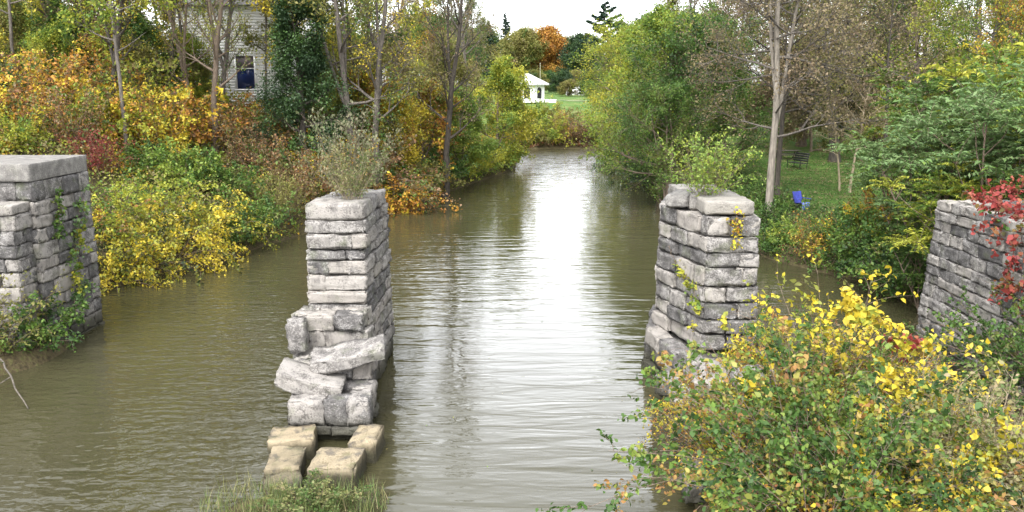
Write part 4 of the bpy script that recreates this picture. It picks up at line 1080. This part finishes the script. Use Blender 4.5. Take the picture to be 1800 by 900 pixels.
def build_vines():
    # yellow bittersweet strings over the near thicket (points on the thicket's outer surface)
    vine('yellow_creeper', [at(1480, 505, 16.6), at(1505, 560, 16.3), at(1545, 560, 16.3), at(1585, 600, 16.6), at(1615, 620, 16.8)], 30, 0.16, LM['gold'], 'golden creeper arching over the top of the near thicket', 101)
    vine('yellow_creeper', [at(1510, 690, 13.2), at(1540, 740, 12.9), at(1520, 800, 12.6), at(1525, 860, 12.3)], 22, 0.13, LM['gold'], 'yellow creeper hanging down the right side of the big green bush', 102)
    vine('yellow_creeper', [at(1545, 650, 15.0), at(1600, 700, 14.5), at(1665, 690, 14.8)], 20, 0.13, LM['gold'], 'short yellow creeper across the twiggy tan bush', 103)
    vine('yellow_creeper', [at(1620, 790, 12.3), at(1680, 830, 12.0), at(1705, 880, 11.7), at(1730, 920, 11.4)], 26, 0.12, LM['gold'], 'yellow creeper falling to the bottom right corner', 104)
    vine('yellow_creeper', [at(1690, 800, 12.3), at(1745, 815, 12.2), at(1775, 790, 12.4), at(1800, 740, 13.0)], 24, 0.12, LM['gold'], 'yellow creeper climbing the right frame edge', 105)
    vine('rust_creeper', [at(1590, 590, 16.6), at(1610, 620, 16.5)], 6, 0.13, LM['red'], 'small orange-red creeper tip before the right wall', 106)
    # red creeper over the right wall
    vine('red_creeper', [(13.0, 24.6, 5.0), (13.4, 23.4, 4.9), (12.95, 22.3, 4.7), (12.6, 21.6, 4.2)], 44, 0.15, LM['red'], 'red creeper on the corner of the right wall top', 107, 0.22)
    vine('red_creeper', [(13.9, 24.2, 5.2), (14.4, 22.4, 5.1), (13.8, 21.4, 4.9), (13.0, 21.0, 4.7), (12.55, 20.9, 4.2), (12.4, 20.7, 3.5), (12.3, 20.5, 2.8)], 56, 0.15, LM['red'], 'long red creeper hanging over the right wall face', 108, 0.24)
    vine('red_creeper', [(15.8, 25.0, 5.2), (15.0, 23.6, 5.2), (15.2, 22.0, 5.0)], 24, 0.15, LM['darkred'], 'dull red creeper lying behind the bright one on the right wall', 109, 0.22)
    # creepers on piers and the left abutment
    vine('green_creeper', [(4.35, 23.3, 3.6), (4.5, 22.8, 3.2), (4.68, 22.1, 2.9), (4.8, 21.5, 2.5), (4.7, 21.2, 1.7)], 16, 0.12, LM['yellowgreen'], 'yellow-green creeper along the left flank of the right pier', 110, 0.09)
    vine('green_creeper', [(5.7, 21.38, 4.9), (5.72, 21.34, 4.5), (5.65, 21.33, 4.1), (5.7, 21.32, 3.9)], 12, 0.09, LM['mixed'], 'rusty green creeper on the front of the right pier', 111, 0.08)
    vine('green_creeper', [(-13.95, 27.6, 4.6), (-13.92, 27.2, 4.0), (-13.9, 26.8, 3.2), (-13.9, 26.4, 2.6)], 20, 0.12, LM['bluegreen'], 'green creeper high on the side face of the left abutment', 112, 0.14)
    vine('yellow_creeper', [(-13.92, 27.2, 3.6), (-13.9, 26.9, 3.0), (-13.88, 26.6, 2.2), (-13.88, 26.2, 1.6)], 20, 0.12, LM['yellowgreen'], 'yellowish creeper low on the side face of the left abutment', 113, 0.13)
    vine('green_creeper', [(-13.95, 26.2, 5.0), (-13.9, 26.0, 4.2), (-13.9, 25.8, 3.4)], 16, 0.12, LM['green'], 'green creeper under the cap near the front corner of the left abutment', 115, 0.13)
    vine('green_creeper', [(-13.9, 27.0, 1.9), (-13.85, 26.6, 1.3), (-13.85, 26.0, 0.9), (-13.9, 25.4, 1.4)], 26, 0.12, LM['bluegreen'], 'green creeper at the foot of the left abutment side face', 116, 0.16)
    # red creeper up the dark bare trunk by the gap
    f = foot(783, 62)
    vine('red_creeper', [f + V3(-0.05, -0.3, 0.5), f + V3(-0.1, -0.3, 2.5), f + V3(0, -0.3, 4.5), f + V3(-0.1, -0.25, 6.5)], 46, 0.2, LM['orange'], 'orange-red creeper climbing the dark bare trunk left of the sky gap', 114, 0.3)


def build_undergrowth():
    """low tangled growth nobody could count"""
    rng = np.random.default_rng(77)

    def scatter(name, n, xr, yr, dr, mask, h, ls, mat, label, seed, hump=1.0):
        rng = np.random.default_rng(seed)
        X = rng.uniform(*xr, n * 4); Y = rng.uniform(*yr, n * 4); d = sdist(X, Y)
        k = (d > dr[0]) & (d < dr[1]) & mask(X, Y); X = X[k][:n]; Y = Y[k][:n]
        Z = np.maximum(ground(X, Y), 0)
        hum = np.clip(0.55 + wav(X * 0.9 + 3, Y * 0.8) * 0.9, 0.05, 1.4) * h * hump
        z = Z + 0.03 + hum * rng.random(len(X)) ** 0.7
        t = np.clip(0.5 + 0.55 * wav(X * 0.55 + 9, Y * 0.5) + rng.normal(size=len(X)) * 0.2, 0, 1)
        K = MB(); leaves(K, rng, np.stack([X, Y, z], 1), ls, t, 0.6, 0.6)
        tag(K.obj(name, mat), label, 'undergrowth', kind='stuff')
    scatter('undergrowth', 120000, (-34, 2), (28, 100), (0.05, 15), lambda X, Y: X < np.interp(Y, [0, 40, 110], [-6, -4, 5]), 1.3, 0.17, LM['bank'], 'tangled autumn brambles and weeds covering the left bank', 1)
    scatter('undergrowth', 60000, (-90, -6), (45, 110), (13, 60), lambda X, Y: X < -6, 1.2, 0.2, LM['olive'], 'leafy forest floor behind the left bank', 2)
    scatter('undergrowth', 45000, (8, 24), (26, 108), (0.05, 4.2), lambda X, Y: X > 8, 0.7, 0.12, LM['green'], 'low green growth along the right bank', 3)
    scatter('undergrowth', 30000, (13, 40), (8, 36), (0.2, 22), lambda X, Y: (X > 14) & (Y > 26 - 0 * X), 1.0, 0.12, LM['green'], 'green growth on the slope behind the right wall', 4)
    scatter('undergrowth', 9000, (-8, 20), (108, 119), (0.1, 7), lambda X, Y: Y > 108, 0.8, 0.3, LM['reed'], 'rusty brush and reeds at the far end of the water', 5)
    # mound under the near bushes
    n = 26000; X = rng.uniform(2.4, 11, n * 2); Y = rng.uniform(9, 22, n * 2); Z = ground(X, Y); k = Z > 0.15
    X, Y, Z = X[k][:n], Y[k][:n], Z[k][:n]
    K = MB(); leaves(K, rng, np.stack([X, Y, Z + 0.03 + rng.random(len(X)) ** 1.5 * 0.7], 1), 0.09, np.clip(0.5 + 0.5 * wav(X, Y) + rng.normal(size=len(X)) * 0.2, 0, 1), 0.6, 0.6)
    tag(K.obj('undergrowth', LM['mixed']), 'weeds and fallen leaves on the rubble under the near bushes', 'undergrowth', kind='stuff')
    n = 420; X = np.concatenate([rng.uniform(-15, 11, 70), rng.uniform(-3, 3.2, 14)]); Y = np.concatenate([rng.uniform(20, 60, 70), rng.uniform(14.5, 24, 14)]); k = (sdist(X, Y) < -0.3) & (ground(X, Y) < -0.1)
    X, Y = X[k], Y[k]
    K = MB(); leaves(K, rng, np.stack([X, Y, np.full(len(X), 0.012)], 1), 0.06, rng.random(len(X)), 6.0, 0.6, droop=0)
    tag(K.obj('floating_leaves', LM['bank']), 'a few fallen leaves floating on the canal', 'leaves', kind='stuff')
    # lawn grass with fallen leaves
    n = 70000; X = rng.uniform(12, 34, n * 2); Y = rng.uniform(39, 72, n * 2); d = sdist(X, Y); k = d > 3.4
    X, Y = X[k][:n], Y[k][:n]; Z = ground(X, Y)
    K = MB(); leaves(K, rng, np.stack([X, Y, Z + 0.03], 1), 0.12, np.clip(0.35 + 0.3 * wav(X * 0.6, Y * 0.6) + rng.normal(size=len(X)) * 0.15, 0, 0.9), -0.1, 0.2)
    tag(K.obj('grass', LM['green']), 'short lawn grass under the right bank trees', 'grass', kind='stuff')
    n = 6500; X = rng.uniform(12, 34, n * 2); Y = rng.uniform(39, 72, n * 2); d = sdist(X, Y); k = d > 3.4
    X, Y = X[k][:n], Y[k][:n]; Z = ground(X, Y)
    K = MB(); leaves(K, rng, np.stack([X, Y, Z + 0.09], 1), 0.13, rng.random(len(X)), 1.5, 0.7)
    tag(K.obj('fallen_leaves', LM['brown']), 'fallen brown leaves strewn over the lawn', 'leaves', kind='stuff')


# ------------------------------------------------------------------ buildings and small things
def box(mb, a, b, tint=0.5):
    x0, y0, z0 = a; x1, y1, z1 = b
    v = [(x0, y0, z0), (x1, y0, z0), (x1, y1, z0), (x0, y1, z0), (x0, y0, z1), (x1, y0, z1), (x1, y1, z1), (x0, y1, z1)]
    mb.add(v, [(0, 3, 2, 1), (4, 5, 6, 7), (0, 1, 5, 4), (1, 2, 6, 5), (2, 3, 7, 6), (3, 0, 4, 7)], tint)


def bar(mb, a, b, r=0.02, s=6):
    tube(mb, [a, (np.asarray(a, float) + np.asarray(b, float)) / 2, b], [r, r, r], s)


def build_buildings():
    # ---- white house on the left
    yh = 61.0; zb = 6.3; loc = V3(-19.5, yh, zb)
    r = empty('white_house', loc, 'white clapboard house with dark blue windows glimpsed through the left trees', 'house')
    x0, x1 = -23.4, -15.6
    wins = [(-19.25, -18.0, 7.75, 10.0), (-22.75, -22.2, 7.7, 9.4), (-21.7, -21.1, 7.5, 8.9)]
    mb = MB(); z = zb - 0.4
    while z < 13.4:      # clapboards, cut round the window openings
        xs = [(x0, x1)]
        for a, b, c, d in wins:
            if z + 0.2 > c and z < d:
                xs = [q for (p, s) in xs for q in (((p, min(s, a)), (max(p, b), s)) if p < b and s > a else ((p, s),)) if q[1] - q[0] > 0.01]
        for p, s in xs:
            v = [(p, yh - 0.03, z), (s, yh - 0.03, z), (s, yh, z + 0.19), (p, yh, z + 0.19), (p, yh + 0.12, z), (s, yh + 0.12, z), (s, yh + 0.12, z + 0.19), (p, yh + 0.12, z + 0.19)]
            mb.add(v, [(0, 1, 2, 3), (0, 4, 5, 1), (5, 4, 7, 6), (3, 2, 6, 7), (0, 3, 7, 4), (1, 5, 6, 2)])
        z += 0.192
    box(mb, (x0, yh + 0.12, zb - 0.4), (x0 + 0.15, yh + 8, 13.4)); box(mb, (x1 - 0.15, yh + 0.12, zb - 0.4), (x1, yh + 8, 13.4))
    box(mb, (x0 + 0.15, yh + 7.85, zb - 0.4), (x1 - 0.15, yh + 8, 13.4))
    mb.obj('wall', WHITE, r, loc)
    for a, b, c, d in wins:
        mb = MB(); t = 0.1
        for q in (((a - t, c - t), (b + t, c)), ((a - t, d), (b + t, d + t)), ((a - t, c), (a, d)), ((b, c), (b + t, d)), ((a, (c + d) / 2 + 0.25), (b, (c + d) / 2 + 0.31))):
            box(mb, (q[0][0], yh - 0.07, q[0][1]), (q[1][0], yh + 0.02, q[1][1]))
        w = mb.obj('window', WHITE, r, loc)
        mb = MB(); box(mb, (a, yh + 0.06, c), (b, yh + 0.08, d)); mb.obj('pane', GLASS_BLUE, w, loc)
        mb = MB(); box(mb, (a, yh + 0.03, (c + d) / 2 + 0.32), (b, yh + 0.055, d)); mb.obj('pane_reflection', plainmat('dusky_reflection', (0.11, 0.09, 0.1), 0.8), w, loc)  # dusky sheet over the upper pane: the brownish reflection painted as colour
    mb = MB(); e = 0.5; zr = 13.4
    rid = [(x0 + 3.5, yh + 4, zr + 2.6), (x1 - 3.5, yh + 4, zr + 2.6)]
    v = [(x0 - e, yh - e, zr), (x1 + e, yh - e, zr), (x1 + e, yh + 8 + e, zr), (x0 - e, yh + 8 + e, zr)] + rid
    mb.add(v, [(0, 1, 5, 4), (2, 3, 4, 5)]); mb.add(v, [(1, 2, 5), (3, 0, 4)]); mb.add(v, [(3, 2, 1, 0)])
    mb.obj('roof', ROOFD, r, loc)

    # ---- gazebo / octagonal white pavilion
    c = foot(925, 137, 0); c[2] = gz(c[0], c[1]) - 0.1
    r = empty('gazebo', c, 'white octagonal gazebo with dark arched openings on the far lawn', 'gazebo')
    R_, zt = 3.0, 2.75
    ang = [PI / 8 + k * PI / 4 for k in range(8)]
    mb = MB(); dk = MB()
    for k in range(8):
        a = V3(math.cos(ang[k]), math.sin(ang[k]), 0) * R_; b = V3(math.cos(ang[(k + 1) % 8]), math.sin(ang[(k + 1) % 8]), 0) * R_
        t = (b - a) / np.linalg.norm(b - a); nn = V3(t[1], -t[0], 0); L = np.linalg.norm(b - a)

        def P(s, z, o=0.0): return c + a + t * s + nn * o + V3(0, 0, z)
        s0, s1, z0, z1 = L / 2 - 0.5, L / 2 + 0.5, 0.6, 1.95
        arch = [(s0 + (s1 - s0) * (0.5 - 0.5 * math.cos(q)), z1 + 0.38 * math.sin(q)) for q in np.linspace(0, PI, 9)]
        for (u0, u1, w0, w1) in ((0, s0, 0, zt), (s1, L, 0, zt), (s0, s1, 0, z0)):
            mb.add([P(u0, w0), P(u1, w0), P(u1, w1), P(u0, w1)], [(0, 1, 2, 3)])
            mb.add([P(u0, w0, -0.15), P(u1, w0, -0.15), P(u1, w1, -0.15), P(u0, w1, -0.15)], [(3, 2, 1, 0)])
        for (p, q) in zip(arch[:-1], arch[1:]):
            mb.add([P(p[0], p[1]), P(q[0], q[1]), P(q[0], zt), P(p[0], zt)], [(0, 1, 2, 3)])
            mb.add([P(p[0], p[1]), P(q[0], q[1]), P(q[0], q[1], -0.15), P(p[0], p[1], -0.15)], [(3, 2, 1, 0)])
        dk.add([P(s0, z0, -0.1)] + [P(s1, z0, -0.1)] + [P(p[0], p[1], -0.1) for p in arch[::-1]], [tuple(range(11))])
    mb.obj('wall', WHITE, r, c); dk.obj('arch_shade_sheet', DARK, r, c)  # black sheets fill the arches, painted shade of the interior
    mb = MB(); e = 3.75
    ring = [c + V3(math.cos(q) * e, math.sin(q) * e, zt - 0.1) for q in ang]; ring2 = [p + V3(0, 0, 0.22) for p in ring]; ap = c + V3(0, 0, zt + 1.85)
    for k in range(8):
        j = (k + 1) % 8
        mb.add([ring[k], ring[j], ring2[j], ring2[k]], [(0, 1, 2, 3)]); mb.add([ring2[k], ring2[j], ap], [(0, 1, 2)])
    mb.add(ring[::-1], [tuple(range(8))]); mb.obj('roof', ROOF, r, c)
    # low white annex wall to the right of the gazebo
    a = foot(968, 135, 0); mb = MB()
    box(mb, (a[0] - 1.0, a[1], a[2] - 0.3), (a[0] + 0.7, a[1] + 0.3, a[2] + 0.4)); box(mb, (a[0] - 1.06, a[1] - 0.06, a[2] + 0.4), (a[0] + 0.76, a[1] + 0.36, a[2] + 0.5))
    o = mb.obj('low_wall', WHITE, None, a); o.location = a; tag(o, 'low white wall beside the gazebo', 'wall')
    # flagpole-like pale pole
    a = foot(948, 141, 0); mb = MB(); bar(mb, a - V3(0, 0, 0.2), a + V3(0, 0, 5.8), 0.05); bar(mb, a + V3(0, 0, 5.8), a + V3(0, 0, 5.95), 0.08)
    o = mb.obj('pole', plainmat('pale_pole', (0.3, 0.29, 0.2), 0.6), None, a); o.location = a; tag(o, 'thin pale pole rising behind the gazebo roof', 'pole')
    # small white hut under the pines
    a = foot(1010, 168, 0); r = empty('white_hut', a, 'small white hut with grey roof under the dark pines', 'hut')
    mb = MB(); w, dp, h = 2.0, 2.2, 1.3
    box(mb, a + V3(-w, 0, -0.3), a + V3(w, dp * 2, h)); mb.add([a + V3(-w, -0.004, h), a + V3(w, -0.004, h), a + V3(0, -0.004, h + 1.1)], [(0, 1, 2)]); mb.obj('wall', WHITE, r, a)
    mb = MB()
    for sg in (-1, 1):
        mb.add([a + V3(0, -0.3, h + 1.15), a + V3(sg * (w + 0.3), -0.3, h - 0.15), a + V3(sg * (w + 0.3), dp * 2 + 0.3, h - 0.15), a + V3(0, dp * 2 + 0.3, h + 1.15)], [(0, 1, 2, 3)])
    mb.obj('roof', ROOF, r, a)
    mb = MB(); box(mb, a + V3(-0.4, -0.05, -0.1), a + V3(0.4, -0.01, 1.05)); mb.obj('door', plainmat('grey_door', (0.2, 0.19, 0.18), 0.6), r, a)


def build_small():
    # blue folding chair
    p = hit(1408, 371); r = empty('folding_chair', p, 'bright blue canvas folding chair standing on the lawn', 'chair', rz=0.45)
    mb = MB()
    for sx in (-1, 1):
        bar(mb, (sx * 0.30, -0.32, 0), (sx * 0.27, 0.3, 0.48), 0.016); bar(mb, (sx * 0.30, 0.34, 0), (sx * 0.29, -0.28, 0.46), 0.016)
        bar(mb, (sx * 0.29, 0.2, 0.40), (sx * 0.32, 0.42, 1.02), 0.016); bar(mb, (sx * 0.33, -0.3, 0.0), (sx * 0.33, -0.3, 0.66), 0.014)
    mb.obj('frame', DARK, r)

    def sheet(name, P, mat, sag, thick=0.02):
        a, b, c, d = [np.asarray(q, float) for q in P]; mb = MB(); n = 7; nn = nrm(np.cross(b - a, d - a))
        top = [(a * (1 - u) + b * u) * (1 - v) + (d * (1 - u) + c * u) * v - nn * sag * (1 - (2 * u - 1) ** 2) for v in np.linspace(0, 1, n) for u in np.linspace(0, 1, n)]
        top = np.array(top); i = (np.arange(n - 1)[:, None] * n + np.arange(n - 1)[None]).ravel(); q = np.stack([i, i + 1, i + n + 1, i + n], 1)
        mb.add(top, q); mb.add(top - nn * thick, q[:, ::-1]); mb.obj(name, mat, r)
    sheet('seat', [(-0.29, -0.32, 0.48), (0.29, -0.32, 0.48), (0.28, 0.28, 0.42), (-0.28, 0.28, 0.42)], BLUE_L, 0.07)
    sheet('backrest', [(-0.29, 0.22, 0.42), (0.29, 0.22, 0.42), (0.32, 0.42, 1.02), (-0.32, 0.42, 1.02)], BLUE, 0.06)
    for sx in (-1, 1):
        mb = MB(); box(mb, (sx * 0.33 - 0.045, -0.33, 0.65), (sx * 0.33 + 0.045, 0.32, 0.68)); mb.obj('armrest', BLUE, r)
    mb = MB(); box(mb, (-0.27, -0.335, 0.08), (0.27, -0.325, 0.46)); mb.obj('front_flap', BLUE_L, r)
    # black garden bench seen end-on
    p = hit(1400, 297); r = empty('garden_bench', p, 'black garden bench with high back under the lawn trees', 'bench', rz=-1.2)
    mb = MB()
    for x in (-0.6, -0.3, 0, 0.3, 0.6): pass
    for k in range(4): box(mb, (-0.75, -0.28 + k * 0.15, 0.43), (0.75, -0.16 + k * 0.15, 0.47))
    mb.obj('seat', DARK, r); mb = MB()
    for k in range(4):
        z = 0.56 + k * 0.16; y = 0.30 + 0.05 * k; box(mb, (-0.75, y, z), (0.75, y + 0.03, z + 0.12))
    mb.obj('backrest', DARK, r)
    for sx in (-1, 1):
        mb = MB(); bar(mb, (sx * 0.7, -0.28, 0), (sx * 0.7, -0.28, 0.64), 0.03); mb.obj('leg', DARK, r)
        mb = MB(); bar(mb, (sx * 0.7, 0.30, 0), (sx * 0.7, 0.46, 1.2), 0.03); mb.obj('leg', DARK, r)
        mb = MB(); bar(mb, (sx * 0.7, -0.3, 0.65), (sx * 0.7, 0.36, 0.65), 0.028); mb.obj('armrest', DARK, r)
    # picnic table in the back shade
    p = foot(1378, 68, 0); r = empty('picnic_table', p, 'weathered dark picnic table behind the black bench', 'table', rz=0.1)
    mb = MB()
    for k in range(5): box(mb, (-0.95, -0.38 + k * 0.155, 0.72), (0.95, -0.25 + k * 0.155, 0.76))
    wd = plainmat('weathered_wood', (0.06, 0.05, 0.04), 0.8); mb.obj('tabletop', wd, r)
    for sy in (-1, 1):
        mb = MB(); box(mb, (-0.95, sy * 0.72 - 0.13, 0.42), (0.95, sy * 0.72 + 0.13, 0.46)); mb.obj('bench_seat', wd, r)
    for sx in (-1, 1):
        mb = MB(); bar(mb, (sx * 0.7, -0.7, 0), (sx * 0.7, -0.2, 0.72), 0.04); bar(mb, (sx * 0.7, 0.7, 0), (sx * 0.7, 0.2, 0.72), 0.04); bar(mb, (sx * 0.7, -0.8, 0.4), (sx * 0.7, 0.8, 0.4), 0.035); mb.obj('leg_frame', wd, r)
    # dead branch leaning out of the water on the left
    a = at(0, 632, 23.0); a[2] = max(a[2], 0.5); b = at(46, 700, 20.3)
    rng = np.random.default_rng(5); mb = MB(); P = np.linspace(a, b + V3(0, 0, -0.25), 9) + rng.normal(size=(9, 3)) * 0.02
    tube(mb, P, np.linspace(0.03, 0.014, 9), 6)
    q, d = along(P, 0.4); tube(mb, path(rng, q, side_dir(rng, d, 0.7), 0.7, 4, 0.1, V3(0, 0, 0)), np.linspace(0.02, 0.006, 5), 4)
    o = mb.obj('dead_branch', BK['grey'], None, a); o.location = a; tag(o, 'thin dead branch slanting into the water at the left edge', 'branch')


# ------------------------------------------------------------------ light, sky, camera
def build_light():
    w = bpy.data.worlds.new('World'); SC.world = w; w.use_nodes = True
    nt = w.node_tree; nt.nodes.clear(); L = nt.links.new
    el, az = math.radians(52), math.radians(200)     # sun high, behind the bridge and a little to the left
    sky = N(nt, 'ShaderNodeTexSky', sky_type='NISHITA'); sky.sun_disc = False
    sky.sun_elevation = el; sky.sun_rotation = az; sky.air_density = 1.0; sky.dust_density = 3.0; sky.ozone_density = 1.0
    hs = N(nt, 'ShaderNodeHueSaturation'); hs.inputs['Saturation'].default_value = 0.12; L(sky.outputs[0], hs.inputs['Color'])
    tc = N(nt, 'ShaderNodeTexCoord'); n = N(nt, 'ShaderNodeTexNoise'); n.inputs['Scale'].default_value = 2.2; n.inputs['Detail'].default_value = 5; L(tc.outputs['Generated'], n.inputs['Vector'])
    r = ramp(nt, [(0.3, (1.0, 1.0, 1.02)), (0.7, (1.45, 1.45, 1.45))]); L(n.outputs['Fac'], r.inputs[0])
    mx = N(nt, 'ShaderNodeMix', data_type='RGBA', blend_type='MULTIPLY'); mx.inputs['Factor'].default_value = 1; L(hs.outputs[0], mx.inputs['A']); L(r.outputs[0], mx.inputs['B'])
    dt = N(nt, 'ShaderNodeVectorMath', operation='DOT_PRODUCT'); L(tc.outputs['Generated'], dt.inputs[0]); dt.inputs[1].default_value = (0.05, 0.985, 0.16)
    mr = N(nt, 'ShaderNodeMapRange', interpolation_type='SMOOTHSTEP'); mr.inputs['From Min'].default_value = 0.7; mr.inputs['From Max'].default_value = 1.0; mr.inputs['To Min'].default_value = 1.0; mr.inputs['To Max'].default_value = 1.9; L(dt.outputs['Value'], mr.inputs['Value'])
    m2 = N(nt, 'ShaderNodeVectorMath', operation='SCALE'); L(mx.outputs['Result'], m2.inputs[0]); L(mr.outputs[0], m2.inputs['Scale'])
    bg = N(nt, 'ShaderNodeBackground'); bg.inputs['Strength'].default_value = 0.15; L(m2.outputs[0], bg.inputs['Color'])
    out = N(nt, 'ShaderNodeOutputWorld'); L(bg.outputs[0], out.inputs[0])
    s = bpy.data.lights.new('sun', 'SUN'); s.energy = 0.6; s.angle = math.radians(25); s.color = (1.0, 0.97, 0.92)
    o = bpy.data.objects.new('sun', s); C.objects.link(o)
    # Nishita: rotation 0 = +Y, clockwise seen from above
    d = V3(math.sin(az) * math.cos(el), math.cos(az) * math.cos(el), math.sin(el))
    from mathutils import Vector
    o.rotation_euler = Vector(d).to_track_quat('Z', 'Y').to_euler(); o.location = d * 100


def build_camera():
    c = bpy.data.cameras.new('camera'); c.sensor_width = 36; c.lens = 36 * F / 1800; c.clip_end = 3000; c.clip_start = 0.1
    o = bpy.data.objects.new('camera', c); C.objects.link(o)
    o.location = (0, 0, CAM_H); o.rotation_euler = (PI / 2 - TH, 0, 0)
    SC.camera = o


build_setting()
build_masonry()
build_trees()
build_shrubs()
build_vines()
build_undergrowth()
build_buildings()
build_small()
build_light()
build_camera()
vs = SC.view_settings
vs.view_transform = 'Standard'; vs.look = 'None'; vs.gamma = 1; vs.use_curve_mapping = False
vs.exposure = 1.8
SC.cycles.volume_bounces = 0; SC.cycles.volume_max_steps = 64; SC.cycles.max_bounces = 6; SC.cycles.diffuse_bounces = 3; SC.cycles.glossy_bounces = 3; SC.cycles.transmission_bounces = 3
SC.cycles.use_denoising = True
